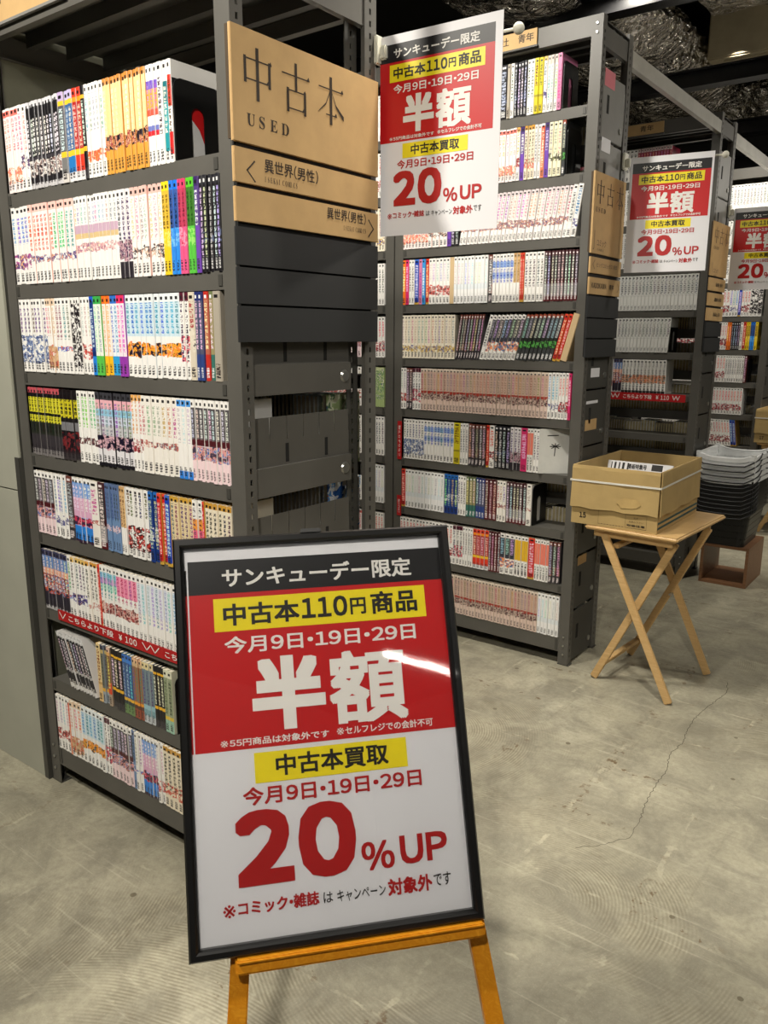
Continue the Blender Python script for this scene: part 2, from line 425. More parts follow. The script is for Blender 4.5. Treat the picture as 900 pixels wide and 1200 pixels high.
# name: (bands bottom-up, title, art, pub, num)
AN = [(60, 50, 80), (230, 190, 170), (180, 60, 80), (240, 225, 215)]
ST = {
 'pinkwhite': ([(0, (244, 232, 230)), (.9, (238, 120, 110)), (.97, W_)], (.5, .88, (232, 150, 150)), (.12, .3, [(250, 230, 220), (240, 150, 110), (220, 110, 110), (250, 240, 236)])),
 'whitepink': ([(0, W_)], (.45, .9, (214, 160, 175)), (.25, .4, [W_, (90, 70, 110), (230, 190, 180)])),
 'jag': ([(0, (196, 194, 196)), (.06, (30, 28, 32)), (.33, (60, 56, 62)), (.36, (26, 25, 28)), (.93, (210, 210, 215))], (.38, .8, (236, 236, 240)), (.14, .32, [(40, 20, 30), (225, 220, 215), (140, 110, 105), (30, 28, 30)])),
 'bluegold': ([(0, (225, 224, 226)), (.1, (40, 120, 190)), (.28, (240, 196, 50)), (.34, (60, 100, 150)), (.85, (240, 196, 50)), (.9, (190, 180, 220))], (.36, .82, (190, 205, 215)), None),
 'redgold': ([(0, (225, 224, 226)), (.1, (222, 60, 40)), (.28, (240, 196, 50)), (.34, (176, 40, 40)), (.85, (240, 150, 40)), (.9, (226, 60, 40))], (.36, .82, (240, 200, 190)), None),
 'greygold': ([(0, (210, 205, 200)), (.1, (120, 120, 120)), (.28, (240, 196, 50)), (.34, (90, 90, 96)), (.85, (240, 196, 50)), (.9, (190, 170, 210))], (.36, .82, (220, 220, 220)), None),
 'blackgold': ([(0, (60, 58, 62)), (.12, K_), (.3, (236, 180, 46)), (.35, K_), (.86, (236, 180, 46)), (.9, K_)], (.38, .84, (232, 228, 216)), None),
 'whitepurple': ([(0, W_)], (.5, .9, (150, 150, 185)), (.18, .3, [W_, (230, 120, 60), (200, 90, 60), (250, 200, 160)])),
 'gold': ([(0, (222, 160, 66)), (.3, (214, 182, 128)), (.36, (232, 206, 150)), (.93, (212, 140, 66))], (.42, .88, (246, 226, 186)), (.26, .4, [(40, 30, 40), (214, 150, 110), (150, 40, 50), (235, 215, 180)])),
 'purpleband': ([(0, W_), (.3, (206, 40, 50)), (.35, (110, 120, 190)), (.4, W_), (.5, (226, 90, 70)), (.56, (236, 160, 60)), (.76, (110, 80, 190)), (.84, W_)], (.56, .82, (160, 110, 170)), None),
 'white': ([(0, W_)], (.3, .85, (60, 56, 62)), None),
 'tealspine': ([(0, W_), (.12, (40, 150, 160)), (.6, (30, 110, 120)), (.8, W_)], (.3, .75, (220, 235, 235)), None),
 'redspine': ([(0, W_), (.08, (214, 40, 40)), (.3, W_), (.55, (206, 50, 40)), (.85, W_)], (.3, .8, (120, 40, 40)), None),
 'pasteltitle': ([(0, W_)], (.52, .86, (120, 150, 210)), (.2, .38, [W_, (180, 90, 150), (90, 70, 120), (240, 190, 140)])),
 'multiline': ([(0, W_), (.9, (244, 200, 190))], (.42, .86, (226, 110, 90)), (.27, .36, [W_, (70, 60, 130), (240, 180, 150), (40, 40, 60)])),
 'greenline': ([(0, W_), (.9, (244, 200, 190))], (.42, .86, (60, 170, 130)), (.27, .36, [W_, (70, 60, 130), (240, 180, 150), (40, 40, 60)])),
 'purpletan': ([(0, W_), (.5, (216, 190, 140)), (.56, (200, 170, 190)), (.66, W_)], (.68, .9, (180, 180, 190)), (.34, .44, [W_, (220, 170, 170), (160, 110, 140), (240, 220, 190)])),
 'darkart': ([(0, (50, 46, 52)), (.18, (232, 228, 230))], (.42, .9, (70, 60, 80)), (.2, .42, [(60, 40, 50), (200, 160, 170), (90, 60, 90), (236, 226, 226)])),
 'palemix': ([(0, W_), (.9, (232, 190, 180))], (.4, .88, (200, 170, 180)), (.2, .34, [W_, (60, 50, 60), (220, 190, 170), W_])),
 'yellow': ([(0, (238, 202, 40)), (.5, (222, 184, 60)), (.9, (244, 214, 30))], (.5, .86, (90, 70, 20)), (.3, .48, [(240, 205, 40), (250, 225, 120), (226, 180, 30)])),
 'blue': ([(0, (50, 140, 230)), (.5, (60, 90, 160)), (.9, (30, 120, 230))], (.5, .86, (16, 30, 70)), (.3, .48, [(60, 150, 235), (120, 190, 245), (40, 110, 210)])),
 'pink': ([(0, (226, 90, 140)), (.5, (190, 60, 90)), (.9, (232, 60, 110))], (.5, .86, (90, 20, 40)), (.3, .48, [(226, 90, 130), (240, 150, 180), (200, 50, 90)])),
 'green': ([(0, (90, 190, 70)), (.5, (60, 120, 40)), (.9, (90, 200, 40))], (.5, .86, (20, 60, 20)), (.3, .48, [(90, 190, 70), (150, 220, 110), (60, 150, 50)])),
 'purple': ([(0, (110, 70, 170)), (.5, (84, 60, 130)), (.9, (60, 40, 100))], (.5, .86, (220, 210, 230)), None),
 'black': ([(0, (28, 26, 30)), (.9, (40, 40, 46))], (.16, .88, (196, 192, 204)), (.3, .42, [(28, 26, 30), (90, 100, 130), (40, 40, 60)]), (200, 200, 200), (220, 220, 220)),
 'navyfig': ([(0, W_)], (.55, .88, (90, 90, 110)), (.12, .5, [W_, (120, 140, 180), (60, 66, 110), W_])),
 'brownfig': ([(0, W_), (.9, (230, 206, 180))], (.5, .88, (230, 150, 130)), (.06, .36, [(216, 180, 140), (190, 150, 110), (210, 80, 60), W_])),
 'whitedots': ([(0, W_)], (.45, .9, (140, 140, 150)), (.3, .36, [W_, (60, 110, 200), (230, 120, 60), W_])),
 'blotch': ([(0, W_)], None, (.1, .92, [W_, (40, 34, 38), (36, 30, 34), W_])),
 'redart': ([(0, W_)], (.5, .9, (200, 190, 200)), (.2, .4, [W_, (210, 80, 70), (80, 50, 60), (240, 210, 200)])),
 'solidblue': ([(0, (40, 130, 220)), (.24, (20, 50, 110)), (.3, (30, 60, 130)), (.94, (40, 90, 200))], (.35, .85, (180, 200, 230)), None),
 'coloursetorange': ([(0, (250, 190, 40)), (.25, (244, 232, 226)), (.9, (240, 110, 40))], (.3, .88, (238, 160, 140)), None),
 'coloursetgreen': ([(0, (90, 190, 80)), (.25, (236, 240, 230)), (.9, (60, 170, 80))], (.3, .88, (160, 190, 200)), None),
 'coloursetpurple': ([(0, (150, 60, 170)), (.25, (240, 228, 236)), (.9, (226, 50, 100))], (.3, .88, (220, 140, 190)), None),
 'coloursetblue': ([(0, (50, 160, 220)), (.25, (232, 238, 244)), (.9, (50, 110, 200))], (.3, .88, (130, 170, 220)), None),
 'skyanime': ([(0, W_), (.42, W_), (.5, (206, 226, 236)), (.9, (232, 238, 240))], (.52, .9, (70, 150, 190)), (.26, .42, [(40, 30, 50), (244, 170, 50), (230, 120, 50), (250, 210, 140)])),
 'whitedark': ([(0, W_), (.9, (90, 30, 50))], (.2, .9, (50, 40, 60)), (.2, .5, [W_, (220, 90, 110), (60, 50, 60)])),
 'creamwide': ([(0, (214, 204, 184))], (.6, .9, (190, 80, 60)), (.3, .6, [(214, 204, 184), (222, 214, 196), (60, 60, 70)])),
 'navy': ([(0, (50, 70, 130)), (.3, (84, 86, 110)), (.9, (40, 50, 110))], (.35, .9, (206, 206, 214)), None, (230, 230, 230), (240, 240, 240)),
 'redwhite': ([(0, (190, 50, 40)), (.3, (180, 100, 80)), (.92, (190, 50, 40))], (.35, .9, (230, 214, 200)), None, (230, 230, 230), (240, 240, 240)),
 'olive': ([(0, (60, 110, 100)), (.3, (150, 140, 100)), (.92, (110, 120, 80))], (.35, .9, (226, 216, 190)), None, (230, 230, 230), (240, 240, 240)),
 'greywide': ([(0, (168, 160, 146))], (.1, .2, (60, 56, 52)), None),
 'blackyellow': ([(0, (120, 116, 116)), (.1, (56, 52, 56)), (.32, (40, 44, 36)), (.5, (206, 202, 50)), (.6, (30, 30, 24)), (.64, (214, 208, 50)), (.86, (24, 22, 24)), (.92, (190, 80, 90))], (.36, .88, (30, 30, 26)), None),
 'blackredyellow': ([(0, (60, 54, 56)), (.1, (46, 30, 34)), (.2, (150, 40, 44)), (.34, (26, 24, 26)), (.42, (120, 120, 124)), (.54, (30, 28, 28)), (.6, (206, 196, 40)), (.86, (26, 20, 22))], (.58, .88, (26, 24, 24)), (.14, .4, [(26, 22, 26), (120, 40, 44), (60, 50, 54)])),
 'colourdots': ([(0, W_)], (.5, .92, (130, 190, 110)), (.26, .36, [W_, (120, 80, 80), (60, 40, 50), W_])),
 'pastelblack': ([(0, (30, 28, 34)), (.05, (226, 224, 228)), (.26, (30, 26, 36)), (.42, (200, 200, 204)), (.56, (206, 214, 230)), (.68, (150, 200, 226)), (.78, (236, 180, 190)), (.9, (60, 60, 66))], (.42, .86, (120, 130, 150)), (.24, .42, [(30, 24, 44), (210, 170, 180), (70, 50, 90)])),
 'orangewhite': ([(0, W_), (.92, (230, 170, 90))], (.5, .92, (226, 150, 90)), (.26, .44, [W_, (170, 50, 60), (110, 40, 50), (240, 220, 200)])),
 'creamlittle': ([(0, (238, 234, 226))], (.5, .88, (176, 150, 140)), (.34, .42, [(236, 230, 220), (190, 110, 100), (110, 90, 100), W_])),
 'bluecap': ([(0, (50, 130, 220)), (.1, W_), (.9, (70, 150, 226)), (.98, W_)], (.45, .88, (210, 200, 210)), None),
 'darktitle': ([(0, (240, 214, 218)), (.26, (214, 196, 200)), (.44, (80, 30, 36)), (.52, (84, 80, 84)), (.9, W_)], (.52, .88, (222, 220, 220)), (.26, .44, [(70, 60, 80), (230, 160, 150), (80, 110, 170), (244, 224, 220)])),
 'whiteblue': ([(0, W_)], (.4, .92, (110, 150, 200)), (.2, .34, [W_, (90, 90, 140), W_])),
 'bluepinkfoot': ([(0, (60, 40, 60)), (.04, (50, 130, 214)), (.26, (170, 180, 230)), (.4, (220, 170, 200)), (.7, (120, 160, 220)), (.93, W_)], (.5, .9, (240, 236, 244)), (.26, .4, [(60, 40, 70), (200, 60, 90), (230, 190, 200)])),
 'slateblue': ([(0, (110, 140, 180)), (.5, (96, 118, 160)), (.93, (90, 110, 150))], (.45, .9, (60, 74, 110)), (.3, .4, [(110, 130, 170), (220, 200, 210), (150, 100, 120)])),
 'tanwhite': ([(0, W_), (.4, (216, 180, 130)), (.9, (206, 164, 110))], (.4, .86, (110, 70, 40)), None),
 'redblackart': ([(0, W_)], (.6, .92, (90, 84, 90)), (.12, .46, [W_, (30, 26, 30), (200, 60, 50), W_])),
 'navyred': ([(0, (30, 60, 130)), (.9, (40, 110, 190))], (.2, .88, (170, 200, 150)), (.3, .5, [(30, 60, 130), (226, 226, 230), (50, 110, 70)])),
 'solidred': ([(0, (200, 160, 70)), (.05, (206, 40, 36)), (.95, (226, 70, 50))], (.15, .88, (240, 200, 190)), None),
 'royalblue': ([(0, (200, 160, 70)), (.05, (36, 70, 180)), (.95, (60, 110, 200))], (.15, .88, (220, 226, 240)), None),
 'goldpattern': ([(0, (226, 208, 168)), (.93, (206, 160, 60))], (.1, .9, (110, 80, 110)), None),
 'whiteorange': ([(0, W_), (.4, (240, 110, 140)), (.6, (244, 160, 70)), (.75, W_)], (.2, .9, (70, 60, 70)), None),
 'creamgold': ([(0, (232, 222, 200)), (.92, (200, 150, 60))], (.3, .88, (60, 50, 50)), (.2, .4, [(232, 222, 200), (200, 80, 60), (232, 222, 200)])),
 'darkmix': ([(0, (170, 168, 170)), (.06, (44, 40, 52)), (.3, (90, 66, 80)), (.5, (230, 160, 130)), (.7, (90, 130, 190)), (.9, (60, 60, 90))], (.36, .9, (240, 232, 226)), (.28, .6, [(50, 46, 66), (200, 90, 60), (90, 130, 180), (230, 210, 200)])),
 'purpleart': ([(0, W_), (.92, (226, 190, 110))], (.5, .9, (90, 90, 100)), (.24, .42, [W_, (90, 80, 150), (60, 50, 80), (220, 180, 180)])),
 'whitecream': ([(0, (240, 236, 228)), (.93, (220, 160, 70))], (.4, .88, (70, 60, 60)), (.24, .36, [W_, (200, 150, 140), W_])),
 'colourtitle': ([(0, W_), (.62, (190, 226, 210)), (.72, (200, 150, 210)), (.82, (150, 200, 230)), (.9, W_)], (.5, .9, (60, 160, 150)), (.26, .44, [(110, 50, 50), (226, 190, 180), (170, 60, 60), (80, 50, 60)])),
 'pinktitle': ([(0, W_), (.6, (240, 150, 180)), (.9, W_)], (.5, .9, (190, 60, 130)), (.26, .44, [(110, 50, 50), (226, 190, 180), (170, 60, 60), (80, 50, 60)])),
 'pastelrun': ([(0, W_), (.92, (226, 214, 216))], (.45, .92, (196, 140, 160)), (.26, .42, [W_, (200, 130, 90), (90, 90, 140), (236, 190, 170), (60, 46, 50)])),
 'palecolours': ([(0, W_), (.45, (226, 232, 240)), (.9, W_)], (.3, .9, (150, 180, 190)), None),
 'silverblack': ([(0, (200, 198, 196)), (.08, (40, 38, 42)), (.3, (170, 168, 166)), (.34, (34, 32, 36)), (.9, (190, 190, 190))], (.34, .86, (220, 218, 214)), None, (220, 216, 210), (230, 230, 230)),
 'tanpair': ([(0, (226, 190, 130)), (.3, (190, 150, 90)), (.34, (228, 204, 150))], (.36, .9, (120, 84, 50)), None),
 'greygoldb': ([(0, (150, 160, 170)), (.2, (220, 170, 60)), (.26, (110, 112, 104)), (.86, (190, 170, 110)), (.92, (60, 60, 80))], (.3, .84, (60, 60, 56)), None),
 'redgoldb': ([(0, (170, 150, 130)), (.2, (214, 70, 40)), (.4, (130, 90, 60)), (.86, (220, 170, 100)), (.92, (226, 190, 170))], (.3, .84, (230, 200, 150)), None),
 'bluegoldb': ([(0, (110, 140, 90)), (.16, (60, 70, 70)), (.22, (226, 176, 60)), (.27, (56, 84, 140)), (.86, (70, 130, 210)), (.92, (60, 110, 190))], (.3, .84, (150, 190, 210)), None),
 'brownb': ([(0, (150, 80, 60)), (.16, (90, 60, 50)), (.22, (236, 160, 50)), (.27, (150, 110, 80)), (.86, (210, 180, 140)), (.92, (230, 190, 150))], (.3, .84, (90, 110, 120)), None),
 'paleblueb': ([(0, (190, 196, 200)), (.12, (120, 160, 170)), (.22, (150, 190, 200)), (.3, (110, 130, 140)), (.88, (226, 210, 160))], (.3, .84, (70, 90, 110)), None),
 'palegreenb': ([(0, (150, 190, 170)), (.2, (216, 186, 70)), (.26, (150, 160, 130)), (.88, (220, 220, 196))], (.3, .84, (80, 90, 70)), None),
 'orangered': ([(0, (226, 130, 90)), (.5, (214, 80, 50)), (.95, W_)], (.2, .9, (250, 220, 200)), None),
 'yellowwhite': ([(0, W_), (.4, (226, 180, 50)), (.9, W_)], (.06, .36, (40, 36, 36)), None),
 'pinkorange': ([(0, W_), (.4, (236, 130, 110)), (.9, W_)], (.06, .36, (40, 36, 36)), None),
 'brownpink': ([(0, (220, 196, 184)), (.3, (120, 90, 86)), (.4, (160, 60, 50)), (.47, (206, 176, 160)), (.93, (226, 212, 196))], (.5, .9, (150, 110, 106)), (.26, .42, [(90, 60, 60), (216, 190, 176), (60, 50, 56), (150, 50, 50)])),
 'darkred': ([(0, (90, 30, 36)), (.93, (70, 24, 30))], (.1, .9, (220, 200, 200)), (.3, .5, [(90, 30, 36), (50, 20, 26), (170, 60, 60)]), (230, 220, 220), (230, 220, 220)),
 'blackwhitered': ([(0, (90, 30, 36)), (.1, (150, 148, 150)), (.35, (60, 24, 30)), (.45, (50, 46, 50)), (.9, (70, 40, 44))], (.12, .9, (216, 212, 214)), None, (220, 210, 210), (230, 220, 220)),
 'browndark': ([(0, (60, 56, 60)), (.2, (80, 70, 72)), (.9, (110, 60, 50))], (.2, .9, (200, 186, 180)), (.2, .4, [(60, 50, 54), (150, 110, 100), (60, 40, 50)]), (230, 220, 220), (230, 220, 220)),
 'blackgreen': ([(0, (60, 62, 64)), (.26, (40, 44, 40)), (.5, (80, 82, 86)), (.93, (150, 70, 50))], (.5, .9, (180, 182, 186)), (.28, .42, [(40, 60, 40), (90, 170, 80), (50, 56, 50)]), (220, 220, 220), (220, 220, 220)),
 'whitemulti': ([(0, W_), (.25, (60, 60, 70)), (.5, (50, 50, 56)), (.9, W_)], (.5, .9, (190, 190, 200)), (.2, .4, [W_, (240, 140, 60), (80, 130, 180), (40, 40, 46)])),
 'creamfoot': ([(0, (240, 232, 214))], (.36, .9, (170, 150, 130)), (.16, .3, [(240, 232, 214), (206, 170, 50), (60, 70, 150), (240, 232, 214)])),
 'whitefaint': ([(0, (240, 240, 240)), (.3, (226, 232, 236)), (.42, (242, 242, 240))], (.4, .86, (200, 206, 212)), None),
 'whitebluetitle': ([(0, W_), (.5, (170, 190, 226)), (.62, W_), (.72, (150, 180, 226)), (.84, W_)], (.4, .9, (60, 90, 170)), None),
 'orange': ([(0, (240, 120, 40))], (.3, .85, (250, 220, 190)), None),
 'hotpink': ([(0, (214, 50, 110))], (.3, .85, (250, 220, 230)), None),
 'tanwide': ([(0, (206, 180, 140))], None, None, None, None),
 'yellowfilm': ([(0, (206, 190, 40)), (.3, (150, 140, 40)), (.34, (214, 200, 40))], (.5, .9, (90, 80, 30)), None),
 'whitegreentext': ([(0, (226, 226, 222)), (.84, (210, 200, 190))], (.2, .82, (110, 150, 140)), None),
 'solidpink': ([(0, (214, 130, 170))], (.2, .7, (176, 90, 130)), None),
 'creamgreen': ([(0, (232, 228, 200)), (.3, (150, 150, 110)), (.38, (232, 228, 200))], (.4, .9, (170, 160, 120)), (.28, .42, [(232, 228, 200), (60, 56, 50), (150, 160, 90)])),
 'crimson': ([(0, (150, 30, 60)), (.88, (214, 190, 190))], (.2, .85, (226, 150, 170)), None),
 'whiterun': ([(0, (226, 226, 222)), (.4, (206, 206, 202)), (.42, (230, 230, 226))], (.45, .95, (60, 60, 62)), None, (130, 130, 130)),
 'whiteorangerun': ([(0, (40, 36, 36)), (.08, W_)], (.1, .95, (50, 46, 46)), (.3, .55, [(230, 140, 100), (240, 190, 160), (60, 50, 50), W_])),
 'redfig': ([(0, W_)], (.5, .9, (210, 60, 60)), (.15, .4, [W_, (180, 40, 50), (60, 50, 60), W_])),
 'skyblue': ([(0, (60, 150, 220))], (.2, .8, (230, 240, 250)), None),
 'greencover': ([(0, (170, 190, 130)), (.5, (200, 206, 160))], None, (.2, .95, [(170, 190, 130), (90, 130, 90), (226, 226, 190), (70, 90, 130)]), None, None),
 'bluecover': ([(0, (70, 110, 170))], None, (.2, .95, [(50, 90, 160), (226, 226, 230), (176, 100, 60), (80, 140, 200)]), None, None),
}
SM = {}
def style(k):
    if k not in SM:
        t = ST[k]; SM[k] = spine('spine_'+k, *t)
    return SM[k]

def book_geo(mb, x0, t, h, d, y0, z0, mi, mip, ident=0, lean=0.0, pivot=0, flip=False, M=None):
    """cover wrap (spine slab and two boards, chamfered) and page block; spine faces -y (flip: +y)"""
    b = .0012; c = min(.0022, t*.22)
    prof = [(0, d), (0, c), (c, 0), (t-c, 0), (t, c), (t, d), (t-b, d), (t-b, b*1.5), (b, b*1.5), (b, d)]
    us = [.02, .02, .1, .9, .98, .98, .98, .9, .1, .02]
    def mk(px, py, pz):
        x, z = px, pz
        if lean:
            px0 = 0 if pivot == 0 else t
            ca, sa = math.cos(lean), math.sin(lean); xx = x-px0; x = px0+xx*ca+z*sa; z = -xx*sa+z*ca
            if lean < 0 and pivot == 0: pass
        yy = py if not flip else -py
        v = V(x0+x, y0+yy, z0+z)
        return M @ v if M is not None else v
    n = len(prof)
    vs = [mk(p[0], p[1], 0) for p in prof]+[mk(p[0], p[1], h) for p in prof]
    fs = []; uvs = []
    for i in range(n):
        j = (i+1) % n
        fs.append((j, i, n+i, n+j) if not flip else (i, j, n+j, n+i))
        q = [(ident+us[j], 0), (ident+us[i], 0), (ident+us[i], .9999), (ident+us[j], .9999)]
        uvs.append(q if not flip else [q[1], q[0], q[3], q[2]])
    # caps in convex pieces
    for base, r in ((0, 1), (n, 0)):
        for tri in ((0, 1, 8, 9), (1, 2, 8), (2, 3, 7, 8), (3, 4, 7), (4, 5, 6, 7)):
            f = [base+q for q in tri]
            if r != flip: f = f[::-1]
            fs.append(tuple(f)); uvs.append([(ident+.02, .5)]*len(f))
    mb.add(vs, fs, mi, uvs)
    k = .0022
    vs = [mk(x, y, z) for x in (b, t-b) for y in (b*1.5, d-.002) for z in (k, h-k)]
    mb.add(vs, [(0, 1, 3, 2), (4, 6, 7, 5), (0, 4, 5, 1), (2, 3, 7, 6), (0, 2, 6, 4), (1, 5, 7, 3)], mip, [[(0, 0)]*4]*6)

BW = .1375
ORD = ['first', 'second', 'third', 'fourth', 'fifth', 'sixth', 'seventh', 'eighth', 'ninth', 'tenth', 'eleventh', 'twelfth', 'thirteenth']
def book_series(xs, n, x_end, y0, z0, h, sty, desc, where, group, lean=0.0):
    """n individual volumes filling xs..x_end; copies share their meshes"""
    w = (x_end-xs)/n; t = w*math.cos(lean)-.0013; first = None
    for i in range(n):
        lb = ('%s %s' % (desc, where)) if n == 1 else '%s of %d %s from wall end, %s' % (ORD[i], n, desc, where)
        if first is None:
            e = empty('comic_book')
            a = MB(); p = MB(); tmp = MB(); book_geo(tmp, 0, t, h, BW, 0, 0, 0, 1)
            for tgt, m in ((a, 0), (p, 1)):
                ids = [q for q in range(len(tmp.f)) if tmp.mi[q] == m]
                used = sorted({v for q in ids for v in tmp.f[q]}); mp = {v: k for k, v in enumerate(used)}
                tgt.v = [tmp.v[v] for v in used]; tgt.f = [[mp[v] for v in tmp.f[q]] for q in ids]; tgt.mi = [0]*len(ids); tgt.uv = [tmp.uv[q] for q in ids]
            a.build('cover', style(sty), e); p.build('page_block', PAGES, e); first = e; ee = e
        else: ee = dup_tree(first)
        jit = random.uniform(-.0035, .0015)
        ee.location = (xs+i*w+.00035, y0+jit, z0)
        ee.rotation_euler = (0, lean, 0)
        if lean > 0: ee.location.z += 0  # pivot handled below
        tag(ee, lb, 'book', group)
    return ee
STUFF = MB(); SMATS = []; SIDX = {}
def smat(k):
    m = PAGES if k == '_p' else OLDPG if k == '_o' else style(k)
    if k not in SIDX: SIDX[k] = len(SMATS); SMATS.append(m)
    return SIDX[k]
_id = [1]
def stuff_books(xs, n, x_end, y0, z0, h, sty, lean=0.0, flip=False, d=BW, pg='_p'):
    w = (x_end-xs)/n; t = w*math.cos(lean)-.0012
    for i in range(n):
        _id[0] = (_id[0]+1) % 200
        hh = h*random.uniform(.992, 1.0)
        book_geo(STUFF, xs+i*w+.0003, t, hh, d, y0+(random.uniform(-.004, .001) if not flip else 0), z0, smat(sty), smat(pg), _id[0], lean, 1 if lean > 0 else 0, flip)

def cover_art(name, cols):
    k = NT(name); o = k.obj(); nz = k.noise(o, 22.0, 4, .6, .6)[0]
    n = len(cols); k.set(Base_Color=k.ramp(nz, [(0, lin(cols[0]))]+[(.36+.3*i/(n-1), lin(cols[i])) for i in range(1, n)], 'CONSTANT'), Roughness=.25)
    return k.m
#BODY
# ------------------------------------------------------------------ setting
fl = MB(); fl.box(-4, 8, -5, 8.5, -.1, 0); floor = fl.build('floor', CONC); tag(floor, 'worn bare concrete floor with trowel arcs and ghost tile joints', kind='structure')
CRK = plain('crack_dark', (66, 60, 48), .9)
pts = [(.603, 2.101), (.623, 1.994), (.588, 1.751), (.588, 1.622), (.607, 1.477), (.597, 1.359), (.623, 1.26), (.622, 1.144), (.631, 1.03), (.644, .956), (.654, .857), (.652, .821), (.597, .73), (.538, .68)]
rr = random.Random(3); fine = []
for a, b in zip(pts, pts[1:]):
    k = max(2, int((V(*b)-V(*a)).length/.012))
    for i in range(k):
        t = i/k; fine.append((a[0]+(b[0]-a[0])*t+rr.uniform(-.004, .004), a[1]+(b[1]-a[1])*t+rr.uniform(-.003, .003)))
cr = MB()
for i in range(len(fine)-1):
    w = .0009 if i < len(fine)*.8 else .0006
    a, b = V(*fine[i]), V(*fine[i+1]); d = (b-a).normalized(); nn = V(-d.y, d.x)*w
    cr.add([(a.x-nn.x, a.y-nn.y, .0004), (b.x-nn.x, b.y-nn.y, .0004), (b.x+nn.x, b.y+nn.y, .0004), (a.x+nn.x, a.y+nn.y, .0004)], [(0, 1, 2, 3)])
cr.build('crack', CRK, floor)
WALLM = plain('dark_room_paint', (42, 42, 42), .8)
WALLP = plain('pale_bounce_paint', (176, 174, 166), .8)  # tone made pale so these unseen walls bounce more light
CEILM = plain('black_ceiling_paint', (22, 22, 22), .9)
PART = plain('grey_partition_board', (164, 164, 150), .6, 0, .025, 5, .05)
tag(MB().box(-4, 8, -5, 8.5, 3.5, 3.6).build('ceiling', CEILM), kind='structure')
tag(MB().box(-4, 8, 8.5, 8.6, 0, 3.5).build('wall_back', WALLM), kind='structure')
tag(MB().box(-4, 8, -5.1, -5, 0, 3.5).build('wall_front', WALLP), kind='structure')
tag(MB().box(8, 8.1, -5, 8.5, 0, 3.5).build('wall_right', WALLP), kind='structure')
tag(MB().box(-4.1, -4, -5, 8.5, 0, 3.5).build('wall_side', WALLM), kind='structure')
# grey partition left of the nearest rack: boards with an open joint
wl = empty('wall_left', (0, 0, 0)); tag(wl, 'grey partition of large smooth boards', kind='structure')
for x0, x1 in ((-1.85, -.952), (-2.76, -1.856), (-3.9, -2.766)):
    for z0, z1 in ((.0, .942), (.946, 2.6)):
        MB().box(x0, x1, -.008, .0, z0, z1).build('panel', PART, wl, .001)
MB().box(-3.9, -.952, .001, .06, 0, 2.6).build('panel_core', GREYD, wl)
gd = MB(); gd.box(-.972, -.948, -.0105, -.0085, 0, 1.046); gd.box(-.9495, -.9475, -.0105, .03, 0, 1.046)
gd = gd.build('trim_1', GREYD); tag(gd, 'dark steel corner guard on the partition edge', kind='structure')
sw = MB(); sw.box(-.951, -.9415, .006, .55, 0, 2.6); sw.build('side_panel', plain('olive_grey_board', (120, 120, 104), .7), wl)

# ceiling: foil-wrapped ducts, boxed unit, black steel beams, hanging rods
def wrinkled(path, r, name, seed, flat=1.0, n=40, amp=.05):
    mb = MB(); rr = random.Random(seed); P = [V(*p) for p in path]; m = 70; vs = []; fs = []
    import mathutils
    for i in range(m+1):
        t = i/m*(len(P)-1); k = min(int(t), len(P)-2); f = t-k; c = P[k].lerp(P[k+1], f); d = (P[k+1]-P[k]).normalized()
        s = d.cross(V(0, 0, 1)).normalized(); u = V(0, 0, 1)
        for j in range(n):
            a = 2*PI*j/n; q = c+s*math.cos(a)*r+u*math.sin(a)*r*flat
            w = mathutils.noise.fractal(q*7+V(seed, 0, 0), 1.0, 2.2, 3)*amp+abs(mathutils.noise.noise(q*19))*amp*.7
            vs.append(c+(q-c)*(1+w/r))
    for i in range(m):
        for j in range(n): fs.append((i*n+j, i*n+(j+1) % n, (i+1)*n+(j+1) % n, (i+1)*n+j))
    mb.add(vs, fs)
    return mb.build(name, FOIL, smooth=False)
o = wrinkled([(-.8, 2.5, 3.18), (-.87, 4.2, 3.22), (-.9, 5.45, 3.25)], .42, 'foil_duct', 2, .5); tag(o, 'wide crumpled silver foil duct running away above second rack', 'duct', kind='thing')
o = wrinkled([(-.22, 3.72, 3.33), (1.0, 3.7, 3.33), (3.6, 3.7, 3.3)], .38, 'foil_duct', 5, .42); tag(o, 'crumpled foil duct crossing in front of the beige boxed ceiling unit', 'duct', kind='thing')
o = wrinkled([(-3.6, 6.0, 3.2), (-1.2, 5.9, 3.2), (2.5, 6.0, 3.2)], .3, 'foil_duct', 9, .6); tag(o, 'dim foil duct beyond the third rack, low under the ceiling', 'duct', kind='thing')
ac = empty('air_conditioner', (.4, 4.65, 3.1)); tag(ac, 'beige boxed ceiling unit with flat underside beside foil duct', 'ceiling unit')
ACM = plain('beige_sheet_metal', (150, 138, 110), .6)
MB().box(-.79, 1.1, -.25, .33, 0, .38).build('casing', ACM, ac, .01)
MB().box(-.7, 1.0, -.2, .28, -.006, .001).build('access_panel', ACM, ac, .002)
for i, (y, w, z, lb) in enumerate(((2.9, .1, 2.93, 'black steel ceiling beam just above the second rack'), (4.22, .1, 2.9, 'black steel ceiling beam passing under the beige unit'), (5.6, .1, 2.9, 'black steel ceiling beam beyond the beige unit'), (6.9, .1, 2.9, 'farthest black steel ceiling beam'))):
    b = MB(); b.box(-3.9, 7.9, y-w/2, y+w/2, z, z+.012); b.box(-3.9, 7.9, y-w/2, y+w/2, z+.09, z+.102); b.box(-3.9, 7.9, y-.006, y+.006, z+.012, z+.09)
    o = b.build('ceiling_beam', BLACKP); tag(o, kind='structure')
